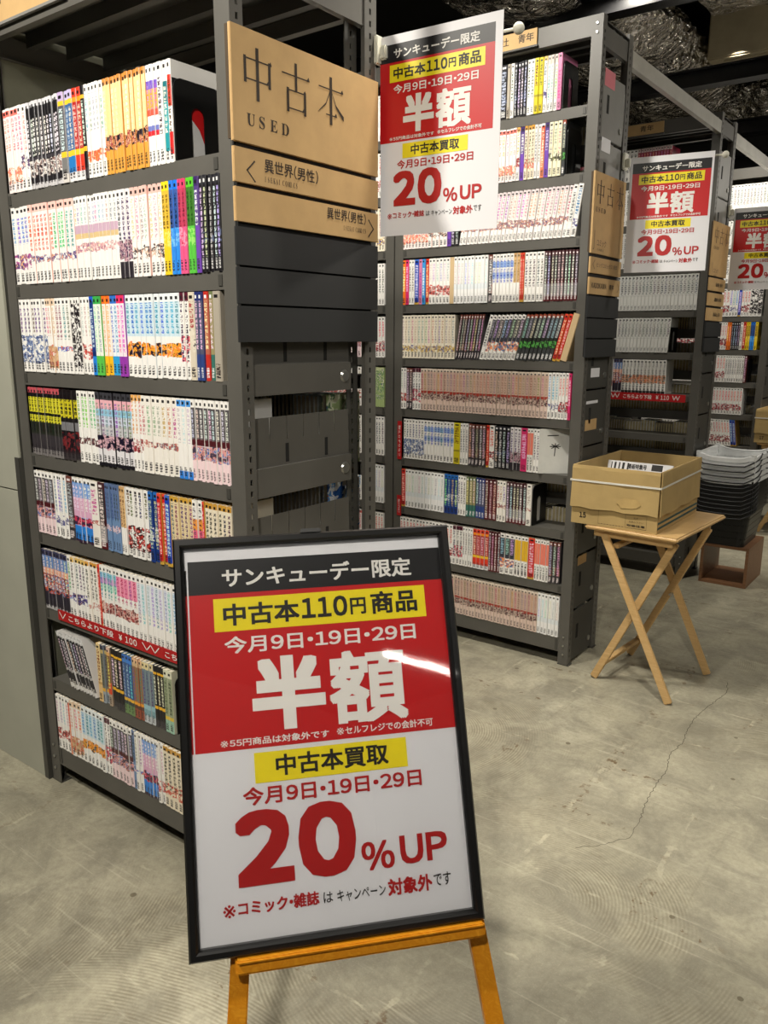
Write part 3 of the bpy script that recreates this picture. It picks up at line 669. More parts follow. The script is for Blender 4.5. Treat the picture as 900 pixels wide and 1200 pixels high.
for i, (x, y) in enumerate(((-1.25, 2.9), (-1.02, 2.9), (-.78, 2.9), (-1.9, 2.9))):
    o = MB().cyl((x, y, 3.03), (x, y, 3.5), .008).build('hanging_rod', GREYD)
    tag(o, '%s thin steel rod hanging above second rack, counted from partition side' % ['second', 'third', 'fourth', 'first'][i], 'rod', 'rods hanging from the ceiling')
for i, (y, z) in enumerate(((1.5, 2.95), (2.2, 3.1))):
    o = MB().tube([(-3.9, y, z), (-2, y+.05, z-.03), (-.9, y+.1, z), (.0, y+.05, z+.1), (2, y, z+.2)], .012).build('cable_pipe', GREYD, smooth=True)
    tag(o, ['thin dark conduit sagging over the aisle behind nearest rack', 'thin dark conduit higher up near the second rack'][i], 'conduit')
# tube lamp far behind the viewer (its streak shows in the framed poster)
TUBE = NT('lamp_tube'); TUBE.b.inputs['Emission Color'].default_value = (1, .95, .85, 1); TUBE.b.inputs['Emission Strength'].default_value = 30
tl = empty('tube_lamp', (5.45, -2.72, 2.9), math.atan2(.15, .83)); tag(tl, 'linear ceiling lamp whose streak reflects in the framed poster', 'lamp')
MB().cyl((-.5, 0, 0), (.5, 0, 0), .02).build('tube', TUBE.m, tl)
MB().box(-.55, .55, -.04, .04, .025, .07).build('lamp_housing', GREYL, tl, .005)
MB().cyl((0, 0, .07), (0, 0, .6), .006).build('rod', GREYD, tl)

# ------------------------------------------------------------------ racks
def ladder(mb, x0, x1, ya, yb, z0, z1, hw=.007, hh=.013, pitch=.0265, axis='y', mi=0):
    """flat perforated strip: thin in x (axis y = width along y) with rectangular slots"""
    c = (ya+yb)/2
    def bx(a, b, zz0, zz1):
        if axis == 'y': mb.box(x0, x1, a, b, zz0, zz1, mi)
        else: mb.box(a, b, x0, x1, zz0, zz1, mi)
    bx(ya, c-hw/2, z0, z1); bx(c+hw/2, yb, z0, z1)
    z = z0; bx(c-hw/2, c+hw/2, z0, z0+.03); z = z0+.03
    while z+pitch < z1-.01:
        bx(c-hw/2, c+hw/2, z+hh, z+pitch); z += pitch
    bx(c-hw/2, c+hw/2, z, z1)
def post(parent, x, y, zt, sx, sy, depth=.036, wide=.045):
    """L-shaped perforated upright. sx=+1: the perforated flange is on the +x side; sy=-1: the face looks to -y"""
    mb = MB(); xo = x; xi = x-sx*wide
    ys = (y, y+.003) if sy < 0 else (y-.003, y)
    mb.box(min(xo, xi), max(xo, xi), ys[0], ys[1], 0.004, zt)
    ya, yb = (y+.003, y+depth) if sy < 0 else (y-depth, y-.003)
    ladder(mb, min(x, x-sx*.003), max(x, x-sx*.003), ya, yb, .004, zt)
    yl = (yb-.003, yb) if sy < 0 else (ya, ya+.003)
    mb.box(min(x-sx*.012, x-sx*.003), max(x-sx*.012, x-sx*.003), yl[0], yl[1], .004, zt)
    o = mb.build('upright_post', GREY, parent)
    f = MB(); f.box(min(x+sx*.006, xi), max(x+sx*.006, xi), min(ya, ys[0]), max(yb, ys[1]), 0, .004); f.build('foot_plate', GREYD, o)
    b = MB()
    yy = y-.0015 if sy < 0 else y+.0015
    for z in (.05, .09, .13, zt-.03, zt-.06):
        b.cyl((x-sx*.022, yy, z), (x-sx*.022, yy+sy*.003, z), .0045, 8)
    tag(b.build('bolt', ZINC, o), kind='stuff')
    return o
def shelf(parent, x0, x1, y0, y1, z, lip=.04, mat=None, end=True, stop=True, stopz=None, yend=None, sloty=None):
    mat = mat or GREY; mb = MB()
    mb.box(x0, x1, y0+.003, y1-.002, z-.004, z-.002)
    mb.box(x0, x1, y0+.001, y0+.003, z-lip, z)
    mb.box(x0, x1, y0+.003, y0+.016, z-lip, z-lip+.002)
    mb.box(x0, x1, y1-.003, y1-.001, z-lip, z)
    o = mb.build('shelf', mat, parent)
    # little connector tabs at the ends of the lip
    t = MB()
    for xx in (x0+.004, x1-.016): t.box(xx, xx+.012, y0-.001, y0+.001, z-lip+.008, z-.008)
    tag(t.build('connector_tab', GREYD, o), kind='stuff')
    if end:
        ya, yb = yend or (y0+.04, y1-.095)
        s = MB(); s.box(x1+.036, x1+.038, ya, yb, z-.035, z+.034); s.box(x1+.02, x1+.036, ya, yb, z+.032, z+.034); s.box(x1+.02, x1+.036, ya, yb, z-.035, z-.033)
        s.build('side_plate', mat, o)
        b = MB(); b.cyl((x1+.038, yb-.026, z), (x1+.043, yb-.026, z), .016, 18, 0, .013); b.build('bolt_cap', ZINC, o, smooth=False)
        if stop:
            e = MB(); X0, X1 = x1+.028, x1+.0295; h0, h1 = z, z+.15; n = 6; w = (yb-ya)/n
            e.box(X0, X1, ya, yb, h0, h0+.095)
            for i in range(n): e.box(X0, X1, ya+i*w+(.0012 if i else 0), ya+(i+1)*w-.0012, h0+.095, h1)
            e.box(X0-.02, X0, ya, yb, z-.001, z+.001)
            o2 = e.build('end_stop', mat, o)
            sl = MB()
            for k in (.33, .74): yy = ya+(yb-ya)*k; sl.box(X1, X1+.0006, yy-.005, yy+.006, h0+.04, h0+.085)
            tag(sl.build('slot', SLOTB, o), kind='stuff')
    return o
def rack(label, y0, D, zf, xr=0.0, W=.94, zt=2.56, top_beam=(2.49, 2.56), double=True, first_lip=.065, lo=0.0, endstops=True):
    r = empty('book_rack', (0, 0, 0)); tag(r, label, 'rack')
    xl = xr-W; yb = y0+D
    post(r, xr, y0, zt, 1, -1); post(r, xl, y0, zt, -1, -1)
    post(r, xr, yb, zt, 1, 1, .045); post(r, xl, yb, zt, -1, 1, .045)
    for i, z in enumerate(zf):
        lp = first_lip if i == len(zf)-1 else .04
        if double: shelf(r, xl+.046, xr-.046, y0, y0+.15, z, lp, end=False)
        else: shelf(r, xl+.046, xr-.046, y0, yb, z, lp, end=True, stop=True, yend=(y0+.04, y0+.386))
    if double:
        for z in zf:
            zz = z-.118 if z > .3 else z
            if zz < .05: continue
            s = MB(); s.box(xl+.046, xr-.046, yb-.15, yb-.002, zz-.004, zz-.002); s.box(xl+.046, xr-.046, yb-.152, yb-.15, zz-.04, zz+.012)
            s.box(xl+.046, xr-.046, yb-.003, yb-.001, zz-.04, zz)
            s.build('rear_shelf', GREYD, r)
        # closed plates on the end of the rack
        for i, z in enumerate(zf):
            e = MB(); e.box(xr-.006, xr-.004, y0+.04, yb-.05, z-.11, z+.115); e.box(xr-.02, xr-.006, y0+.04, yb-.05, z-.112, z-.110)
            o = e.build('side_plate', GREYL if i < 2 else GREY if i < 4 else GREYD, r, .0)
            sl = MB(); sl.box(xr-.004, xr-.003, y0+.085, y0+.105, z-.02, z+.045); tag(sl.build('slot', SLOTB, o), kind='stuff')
            b = MB(); b.cyl((xr-.004, yb-.08, z-.06), (xr+.001, yb-.08, z-.06), .012, 14); b.build('bolt_cap', ZINC, o)
    t0, t1 = top_beam
    tb = MB(); tb.box(xl+.045, xr-.045, y0, y0+.003, t0, t1); tb.box(xl+.045, xr-.045, y0+.003, y0+.02, t0, t0+.003)
    tb.build('top_beam', GREY, r)
    tb = MB(); tb.box(xl+.045, xr-.045, yb-.02, yb-.017, t0, t1); tb.box(xl+.045, xr-.045, yb-.04, yb-.02, t0, t0+.003); tb.build('top_beam', GREY, r)
    for x in (xl+.004, xr-.006):
        e = MB(); e.box(x-.001, x+.002, y0+.003, yb-.005, t0-.03, t1-.03); e.box(x-.015 if x > xl+.3 else x, x if x > xl+.3 else x+.015, y0+.01, yb-.01, t0-.03, t0-.028); e.build('side_beam', GREY, r)
    bd = MB(); bd.box(xl+.01, xr-.01, y0+.01, yb-.022, t1-.012, t1-.009)
    for k in range(1, 4): bd.box(xl+.02, xr-.02, y0+D*k/4-.012, y0+D*k/4+.012, t1-.05, t1-.012)
    bd.build('top_board', GREYD, r)
    return r
Z1 = [1.7743, 1.5374, 1.3013, 1.0653, .8332, .5977, .3633, .1336]
Z2 = [2.2581, 2.0187, 1.7852, 1.5432, 1.3036, 1.0692, .8357, .5996, .3619, .1238]
Y2, Y3, Y4 = 1.848, 3.466, 5.064
Z3 = [2.26, 2.024, 1.788, 1.552, 1.316, 1.08, .845, .61, .37, .13]
r1 = rack('nearest tall grey steel rack, its end board reading USED', 0, .48, Z1, top_beam=(2.155, 2.215), double=False)
r2 = rack('second tall grey steel rack, behind the nearest one', Y2, .307, Z2)
rack('third tall grey steel rack, behind the cardboard box and folding table', Y3, .307, Z3)
rack('fourth grey steel rack, beyond the stacked shopping baskets', Y4, .307, Z3)
rack('grey rack bay joined to the second rack, glimpsed past the nearest rack', Y2, .307, Z2, xr=-.948, W=.94)
ip = MB(); ladder(ip, -.03, -.027, .392, .437, .004, 2.15); ip.build('inner_flange', GREYD, r1)
# stickers on the end plates of the second rack
PINKP = plain('pink_sticker', (214, 120, 130), .4)
for nm, y0, y1, z0, z1, mt in (('sticker', 1.90, 2.0, 2.33, 2.39, PINKP), ('sticker', 1.9, 1.99, 2.10, 2.15, WHITEP), ('sticker', 1.93, 2.02, 1.238, 1.275, WHITEP), ('sticker', 1.9, 2.02, 1.13, 1.142, WHITEP), ('sticker', 1.9, 2.02, 1.02, 1.065, KRAFT), ('sticker', 1.91, 2.0, .44, .48, KRAFT)):
    MB().box(-.0038, -.003, y0, y1, z0, z1).build(nm, mt, r2)
# upper end plates of the nearest rack are hidden by its sign; cross ties between racks
TIE = plain('bright_steel_channel', (190, 188, 180), .35, .5)
for ya, yb, lb in ((2.158, 3.462, 'bright steel tie bar bridging the second and third racks'), (3.776, 5.06, 'bright steel tie bar bridging the third and fourth racks')):
    b = MB(); b.box(-.004, 0.0, ya, yb, 2.452, 2.512); b.box(-.024, -.004, ya, yb, 2.452, 2.455); b.box(-.024, -.004, ya, yb, 2.509, 2.512)
    tag(b.build('tie_bar', TIE), lb, 'tie bar', 'tie bars between racks')

# ------------------------------------------------------------------ books, nearest rack (one by one)
SH = ['top shelf', 'second shelf', 'third shelf', 'fourth shelf', 'fifth shelf', 'sixth shelf', 'seventh shelf', 'bottom shelf']
HB = [.208, .2, .196, .192, .184, .184, .178, .182]
ROWS = [
 # (x start, count, style, description)
 [(-.883, 4, 'pinkwhite', 'pink-lettered white comics'), (-.806, 2, 'whitepink', 'plain white comics'), (-.77, 10, 'jag', 'black jagged-lettered comics'), (-.62, 1, 'greygold', 'grey and yellow comic'), (-.595, 2, 'bluegold', 'blue and yellow comics'), (-.56, 2, 'redgold', 'red and yellow comics'), (-.524, 1, 'blackgold', 'black and yellow comic'), (-.509, 5, 'whitepurple', 'white comics with orange art'), (-.437, 11, 'gold', 'golden comics'), (-.277, 3, 'purpleband', 'white comics with violet bands'), (-.237, 1, 'white', 'white comic with black lettering'), (-.219, 1, 'tealspine', 'teal comic'), (-.203, 1, 'redspine', 'red and black comic'), (-.189, 0, '', '')],
 [(-.887, 4, 'pasteltitle', 'white comics with blue lettering'), (-.8, 6, 'multiline', 'white comics with red lettering'), (-.686, 5, 'greenline', 'white comics with green lettering'), (-.591, 12, 'purpletan', 'white comics with tan bands'), (-.409, 3, 'darkart', 'white comics with dark art'), (-.358, 7, 'palemix', 'white comics with pink tops'), (-.241, 2, 'yellow', 'yellow comics'), (-.213, 2, 'blue', 'bright blue comics'), (-.183, 2, 'pink', 'rose pink comics'), (-.156, 2, 'green', 'bright green comics'), (-.129, 1, 'purple', 'purple comic'), (-.113, 5, 'black', 'black comics'), (-.047, 0, '', '')],
 [(-.885, 7, 'navyfig', 'white comics with navy figures'), (-.757, 3, 'brownfig', 'white comics with brown figures'), (-.712, 4, 'whitedots', 'white comics with coloured dots'), (-.638, 3, 'blotch', 'white comics with black blotches'), (-.596, 3, 'redart', 'white comics with red art'), (-.55, 1, 'solidblue', 'solid blue comic'), (-.532, 2, 'coloursetgreen', 'green-topped pastel comics'), (-.5, 2, 'coloursetorange', 'orange-topped pastel comics'), (-.468, 2, 'coloursetblue', 'blue-topped pastel comics'), (-.436, 2, 'coloursetpurple', 'magenta-topped pastel comics'), (-.404, 11, 'skyanime', 'sky blue and orange comics'), (-.197, 2, 'whitedark', 'white comics with maroon tops'), (-.167, 1, 'creamwide', 'thick cream comic'), (-.144, 2, 'navy', 'navy comics'), (-.117, 1, 'redwhite', 'brick red comic'), (-.1, 1, 'olive', 'olive green comic'), (-.085, 1, 'greywide', 'thick grey comic'), (-.06, 0, '', '')],
 [(-.887, 10, 'blackyellow', 'black and yellow banded comics'), (-.723, 4, 'blackredyellow', 'black comics with red feet'), (-.642, 5, 'colourdots', 'white comics with green lettering'), (-.554, 8, 'pastelblack', 'pastel comics with black feet'), (-.404, 3, 'orangewhite', 'white comics with orange lettering'), (-.362, 7, 'creamlittle', 'off-white comics'), (-.228, 3, 'bluecap', 'white comics with blue caps'), (-.177, 9, 'darktitle', 'comics with grey title panels'), (-.047, 0, '', '')],
 [(-.887, 5, 'darktitle', 'comics with grey title panels'), (-.792, 4, 'whiteblue', 'white comics with blue lettering'), (-.729, 1, 'browndark', 'dark brown comic'), (-.7, 5, 'bluepinkfoot', 'comics with bright blue feet'), (-.609, 1, 'creamlittle', 'thick white comic'), (-.574, 1, 'blackwhitered', 'black and maroon comic'), (-.546, 5, 'slateblue', 'slate blue comics'), (-.48, 2, 'tanwhite', 'tan and white comics'), (-.453, 5, 'redblackart', 'white comics with black figures'), (-.359, 2, 'navyred', 'navy comics'), (-.321, 2, 'solidred', 'solid red comics'), (-.29, 1, 'royalblue', 'royal blue comic'), (-.27, 5, 'goldpattern', 'gold-patterned comics'), (-.186, 2, 'whiteorange', 'white comics with pink blocks'), (-.152, 1, 'solidred', 'thin red comic'), (-.144, 6, 'creamgold', 'cream comics with gold caps'), (-.047, 0, '', '')],
 [(-.885, 7, 'darkmix', 'dark mixed-colour comics'), (-.754, 1, 'whitedots', 'white comic with dots'), (-.736, 4, 'purpleart', 'white comics with violet art'), (-.663, 3, 'whitecream', 'cream white comics'), (-.607, 1, 'solidred', 'thin red comic'), (-.596, 5, 'colourtitle', 'comics with green title blocks'), (-.52, 5, 'pinktitle', 'comics with pink title blocks'), (-.427, 6, 'palecolours', 'pale pastel comics'), (-.32, 0, '', '')],
]
nb = 0
for r, row in enumerate(ROWS):
    for a, b in zip(row, row[1:]):
        if a[1]:
            last_book = book_series(a[0], a[1], b[0], .0, Z1[r]-.002, HB[r], a[2], a[3], SH[r]+' of nearest rack', '%s, %s of the nearest rack' % (a[3], SH[r])); nb += a[1]
            if a[2] == 'redspine': end_of_run = last_book
# the printed cover seen through the bookend's arch
def plane_M(origin, xd, yd):
    xd = V(*xd).normalized(); yd = V(*yd).normalized(); n = xd.cross(yd); m = Matrix.Identity(4)
    for i in range(3): m[i][0] = xd[i]; m[i][1] = yd[i]; m[i][2] = n[i]; m[i][3] = origin[i]
    return m
tk = -.189+.203-.0013; M = plane_M((tk+.0002, 0, 0), (0, 1, 0), (0, 0, 1))
q = MB(); rect(q, .004, .134, .004, .172, M, 0); q.build('cover_print', BLK, end_of_run)
q = MB(); q.add([M @ V(*p, .0003) for p in ((.05, .002), (.098, .002), (.098, .05), (.05, .128))], [(0, 1, 2, 3)]); q.build('cover_print', plain('pale_cover_print', (205, 205, 205), .3), end_of_run)
q = MB(); q.add([M @ V(*p, .0005) for p in ((.098, .03), (.098, .092), (.088, .118), (.068, .128), (.05, .112), (.05, .1), (.075, .078))], [(0, 1, 2, 3, 4, 5, 6)]); q.build('cover_print', RED, end_of_run)
# seventh shelf: leaning black books, then a mixed run, each one built
row = [(-.643, 1, 'tanpair', 'tan and white comic'), (-.622, 2, 'greygoldb', 'grey-green and gold comics'), (-.592, 1, 'redgoldb', 'red and tan comic'), (-.576, 3, 'blackgold', 'black and gold comics'), (-.52, 3, 'bluegoldb', 'blue and gold comics'), (-.473, 3, 'brownb', 'brown and orange comics'), (-.431, 3, 'paleblueb', 'pale blue-grey comics'), (-.383, 3, 'blackgold', 'black and yellow comics'), (-.339, 2, 'palegreenb', 'pale green comics'), (-.303, 0, '', '')]
for a, b in zip(row, row[1:]):
    if a[1]: book_series(a[0], a[1], b[0], .0, Z1[6]-.002, HB[6], a[2], a[3], SH[6]+' of nearest rack', '%s, seventh shelf of the nearest rack' % a[3]); nb += a[1]
book_series(-.79, 9, -.648, .0, Z1[6]-.002, .176, 'silverblack', 'tilted black comics', 'seventh shelf of nearest rack', 'tilted black comics, seventh shelf', lean=-math.radians(21)); nb += 9

# the rest of the books: one mass
def stuff_row(items, y0, z, h, **k):
    for a, b in zip(items, items[1:]):
        if a[1]: stuff_books(a[0], a[1], b[0], y0, z-.002, h, a[2], a[3] if len(a) > 3 else 0.0, **k)
E_ = (0, 0, '')
stuff_row([(-.885, 4, 'redart'), (-.817, 1, 'orangered'), (-.808, 3, 'brownfig'), (-.748, 6, 'skyanime'), (-.632, 2, 'whitedark'), (-.604, 6, 'darktitle'), (-.5, 1, 'slateblue'), (-.485, 2, 'whitedots'), (-.455, 5, 'bluepinkfoot'), (-.387, 2, 'redart'), (-.359, 16, 'creamgold'), (-.05, 0, '')], 0, Z1[7], HB[7])
stuff_row([(-.32, 7, 'palecolours'), (-.2, 9, 'redart'), (-.048, 0, '')], 0, Z1[5], HB[5])
stuff_row([(-.27, 12, 'palemix'), (-.05, 0, '')], 0, Z1[6], HB[6])
MIXS = ['white', 'whiteblue', 'pinkwhite', 'navyfig', 'whitepurple', 'creamlittle', 'blackgold', 'skyanime', 'darktitle', 'redart']
for i, z in enumerate(Z1):     # rear row of the nearest rack, spines to the other aisle
    x = -.88
    for q in range(9 if i not in (3, 4) else 9):
        stuff_books(x, 6, x+.089, .475, z-.002, .186, MIXS[(i*3+q) % 10], 0, True); x += .089
def end_book(x0, t, y0, z0, h, sty, lb, flip):
    e = empty('comic_book', (x0, y0, z0)); sty = cover_art('cover_art_'+sty, [(176, 196, 140), (226, 230, 200), (96, 130, 96), (80, 96, 140)] if 'green' in sty else [(50, 96, 170), (226, 230, 236), (80, 140, 205), (180, 110, 60)]); m = MB(); book_geo(m, 0, t, h, BW, 0, 0, 0, 1, 0, 0, 0, flip)
    a = MB(); p = MB()
    for tgt, mm in ((a, 0), (p, 1)):
        ids = [q for q in range(len(m.f)) if m.mi[q] == mm]; used = sorted({v for q in ids for v in m.f[q]}); mp = {v: k for k, v in enumerate(used)}
        tgt.v = [m.v[v] for v in used]; tgt.f = [[mp[v] for v in m.f[q]] for q in ids]; tgt.mi = [0]*len(ids); tgt.uv = [m.uv[q] for q in ids]
    a.build('cover', sty, e); p.build('page_block', PAGES, e); tag(e, lb, 'book'); return e
end_book(-.066, .016, .475, Z1[3]-.002, .19, 'greencover', 'green-covered comic showing above upper end stop of nearest rack', True)
end_book(-.066, .016, .475, Z1[4]-.002, .19, 'bluecover', 'blue-covered comic showing above lower end stop of nearest rack', True)

L8 = math.radians(8); L14 = math.radians(15)
R2 = [
 [(-.9, 10, 'blackgold'), (-.72, 10, 'white'), (-.53, 6, 'navy'), (-.42, 1, 'black'), (-.39, 1, 'greywide'), (-.375, 1, 'white'), (-.359, 4, 'black'), (-.301, 2, 'white'), (-.269, 2, 'yellowfilm'), (-.232, 1, 'purpleart'), (-.216, 3, 'whitegreentext'), (-.172, 1, 'solidpink'), (-.153, 0, '')],
 [(-.9, 14, 'redart'), (-.64, 12, 'palemix'), (-.42, 5, 'pinkwhite'), (-.338, 1, 'orangewhite'), (-.322, 1, 'purple'), (-.303, 3, 'creamgold'), (-.258, 2, 'white'), (-.232, 1, 'orangered'), (-.215, 1, 'purple'), (-.196, 3, 'creamgreen'), (-.141, 1, 'blackgreen'), (-.125, 0, '')],
 [(-.9, 8, 'pinkwhite'), (-.76, 5, 'palemix'), (-.66, 1, 'purple'), (-.64, 2, 'black'), (-.6, 27, 'pastelrun', L8), (-.108, 1, 'white', L8), (-.088, 1, 'whiteblue', L8), (-.065, 0, '')],
 [(-.904, 1, 'orange'), (-.879, 1, 'hotpink'), (-.861, 2, 'white'), (-.831, 1, 'royalblue'), (-.807, 1, 'solidpink'), (-.789, 1, 'skyblue'), (-.771, 1, 'solidred'), (-.753, 6, 'redart'), (-.643, 1, 'tanwide'), (-.621, 10, 'whitefaint'), (-.451, 1, 'browndark'), (-.43, 6, 'whitebluetitle'), (-.331, 2, 'tanwhite'), (-.301, 2, 'solidred'), (-.28, 5, 'white'), (-.192, 10, 'blackwhitered'), (-.047, 0, '')],
 [(-.901, 16, 'creamfoot'), (-.609, 9, 'browndark', L8), (-.485, 1, 'white', L14), (-.465, 8, 'whitemulti', L14), (-.311, 9, 'blackgreen', L14), (-.141, 2, 'solidred', L14), (-.105, 1, 'tanwide', L14), (-.075, 0, '')],
 [(-.901, 2, 'redart'), (-.871, 2, 'browndark'), (-.835, 3, 'whitedark'), (-.788, 37, 'brownpink'), (-.15, 3, 'whiteblue'), (-.103, 3, 'redfig'), (-.06, 1, 'hotpink'), (-.047, 0, '')],
 [(-.885, 7, 'navyfig'), (-.766, 9, 'whitebluetitle'), (-.605, 1, 'yellowfilm'), (-.57, 3, 'white'), (-.527, 5, 'browndark'), (-.436, 1, 'solidred'), (-.42, 1, 'redfig'), (-.394, 4, 'black'), (-.316, 3, 'darkart'), (-.265, 1, 'hotpink'), (-.235, 2, 'pinkorange'), (-.206, 2, 'white'), (-.177, 0, '')],
 [(-.895, 1, 'solidred'), (-.871, 12, 'whitefaint'), (-.65, 4, 'navyred'), (-.576, 3, 'white'), (-.531, 3, 'olive'), (-.481, 3, 'navy'), (-.433, 3, 'darkred'), (-.374, 3, 'creamlittle'), (-.327, 6, 'blackwhitered'), (-.229, 1, 'creamlittle'), (-.204, 0, '')],
 [(-.9, 16, 'redfig'), (-.597, 3, 'whitedark'), (-.542, 4, 'white'), (-.488, 4, 'redgold'), (-.406, 4, 'darkred'), (-.347, 3, 'whitemulti'), (-.276, 4, 'yellowwhite'), (-.209, 1, 'solidred'), (-.178, 5, 'pinkorange'), (-.11, 3, 'browndark'), (-.057, 0, '')],
 [(-.9, 18, 'brownpink'), (-.582, 26, 'brownpink'), (-.153, 6, 'whitefaint'), (-.05, 0, '')]]
H2 = [.2, .2, .195, .196, .193, .19, .187, .183, .186, .184]
for i, row in enumerate(R2): stuff_row(row, Y2, Z2[i], H2[i])
R3 = [[(-.89, 10, 'crimson'), (-.66, 10, 'white'), (-.44, 12, 'crimson'), (-.25, 0, '')],
      [(-.89, 22, 'white'), (-.4, 16, 'redart'), (-.06, 0, '')], [(-.89, 22, 'white'), (-.4, 16, 'whiteblue'), (-.06, 0, '')],
      [(-.89, 40, 'whiterun'), (-.048, 0, '')], [(-.89, 34, 'whiterun', math.radians(3)), (-.19, 0, '')],
      [(-.89, 18, 'redart'), (-.504, 3, 'darkmix'), (-.449, 12, 'whiteorangerun'), (-.19, 0, '')]]
for i, row in enumerate(R3): stuff_row(row, Y3, Z3[i], .195 if i != 0 else .17)
R4 = [[(-.89, 20, 'white'), (-.45, 18, 'white'), (-.06, 0, '')],
      [(-.89, 24, 'whiterun', L14), (-.33, 12, 'whiterun', L14), (-.06, 0, '')], [(-.89, 34, 'white'), (-.06, 0, '')],
      [(-.89, 24, 'white'), (-.33, 2, 'redfig'), (-.28, 3, 'whiteblue'), (-.22, 1, 'royalblue'), (-.2, 3, 'redfig'), (-.14, 3, 'blotch'), (-.06, 0, '')],
      [(-.89, 24, 'redfig'), (-.33, 3, 'redfig'), (-.28, 2, 'orange'), (-.25, 4, 'black'), (-.19, 1, 'white'), (-.17, 1, 'solidred'), (-.15, 2, 'yellow'), (-.12, 2, 'blue'), (-.09, 1, 'yellow'), (-.07, 0, '')],
      [(-.89, 24, 'redfig'), (-.331, 3, 'redfig'), (-.27, 8, 'white'), (-.14, 1, 'darkred'), (-.12, 0, '')],
      [(-.89, 24, 'redfig'), (-.339, 10, 'redfig'), (-.13, 0, '')],
      [(-.89, 24, 'white', L8), (-.339, 8, 'redfig', -L8), (-.18, 2, 'royalblue', -L8), (-.14, 0, '')]]
for i, row in enumerate(R4): stuff_row(row, Y4, Z3[i], .195)
# rear rows, fore-edges towards this aisle, on the offset rear shelves
for y0, zs in ((Y2, Z2), (Y3, Z3), (Y4, Z3)):
    for j, z in enumerate(zs):
        zz = z-.118 if z > .3 else z
        x = -.885
        while x < -.07:
            n = random.randint(4, 8); w = n*random.uniform(.014, .019); w = min(w, -.055-x)
            if w < .03: break
            stuff_books(x, n, x+w, y0+.304, zz-.002, random.uniform(.165, .185), MIXS[random.randrange(10)], 0, True, .125, '_o'); x += w+.0015
for i, z in enumerate(Z2):
    stuff_row([(-1.84, 22, MIXS[i % 10]), (-1.4, 14, MIXS[(i+4) % 10]), (-1.12, 7, ['whitefaint', 'redfig', 'creamfoot', 'white', 'redfig', 'greencover', 'white', 'whitefaint', 'redfig', 'white'][i]), (-1.0, 0, '')], Y2, z, .188)
so = STUFF.build('comic_books', SMATS)
tag(so, 'hundreds of further comics filling the lower and farther shelves', 'books', kind='stuff')

# ------------------------------------------------------------------ bookends
def arc_pts(x0, x1, y0, y1, r, n=6):
    out = []
    for cx, cy, a0 in ((x1-r, y1-r, 0), (x0+r, y1-r, PI/2)):
        for i in range(n+1): a = a0+PI/2*i/n; out.append((cx+r*math.cos(a), cy+r*math.sin(a)))
    return out+[(x0, y0), (x1, y0)]
def bookend(x, y0, z, lb, h=.165, d=.135):
    e = empty('bookend', (x, y0, z)); tag(e, lb, 'bookend', 'black steel bookends')
    ou = arc_pts(.004, d, .0, h, .022, 8); inn = arc_pts(d*.36, d*.62, .012, h*.7, d*.1295, 8)
    MB().ring(ou, inn, 0, 0, .0025).build('plate', BLACKP, e)
    MB().box(-.03, .0, d*.3, d*.68, -.0005, .0012).build('foot', BLACKP, e)
    return e
bookend(-.188, 0, Z1[0]-.001, 'black bookend holding the golden run on nearest rack top shelf', .172, .14)
bookend(-.298, 0, Z1[6]-.001, 'black bookend on the nearest rack beside pale green comics', .16)
bookend(-.151, Y2, Z2[0]-.001, 'black bookend against a pink comic, second rack', .175)
bookend(-.123, Y2, Z2[1]-.001, 'black bookend against a black and cream comic, second rack', .175)
bookend(-.202, Y2, Z2[7]-.001, 'black bookend low on the second rack beside a cream comic', .175)
bookend(-.186, Y3, Z3[4]-.001, 'black bookend after the white run on third rack', .17)
bookend(-.98, Y2, Z2[5]-.001, 'black bookend glimpsed in the joined bay past nearest rack', .17)
bookend(-.118, Y4, Z3[5]-.001, 'black bookend on the fourth rack after white comics', .17)
# slanted white book with a palm print facing the aisle, second rack
def plane_M(origin, xd, yd):
    xd = V(*xd).normalized(); yd = V(*yd).normalized(); n = xd.cross(yd); m = Matrix.Identity(4)
    for i in range(3): m[i][0] = xd[i]; m[i][1] = yd[i]; m[i][2] = n[i]; m[i][3] = origin[i]
    return m
sl = empty('comic_book', (-.178, Y2+.0, Z2[6]-.001), math.radians(-52)); tag(sl, 'white book turned cover outwards with a palm print, second rack', 'book')
a = MB(); a.box(0, .0015, 0, .135, 0, .188); a.box(.012, .0135, 0, .135, 0, .188); a.box(0, .0135, -.0015, 0, 0, .188); a.build('cover', plain('white_glossy_cover', (214, 214, 208), .25), sl)
MB().box(.0016, .0119, .0002, .132, .002, .186).build('page_block', PAGES, sl)
pm = MB(); M = plane_M((.0138, .0, 0), (0, 1, 0), (0, 0, 1))
stroke(pm, [(.062, .075), (.064, .115)], .004, M)
for a in range(0, 360, 45): stroke(pm, [(.064, .115), (.064+.022*math.cos(math.radians(a)), .115+.012*math.sin(math.radians(a)))], .004, M)
stroke(pm, [(.03, .16), (.075, .162)], .004, M); pm.build('cover_print', INK, sl)

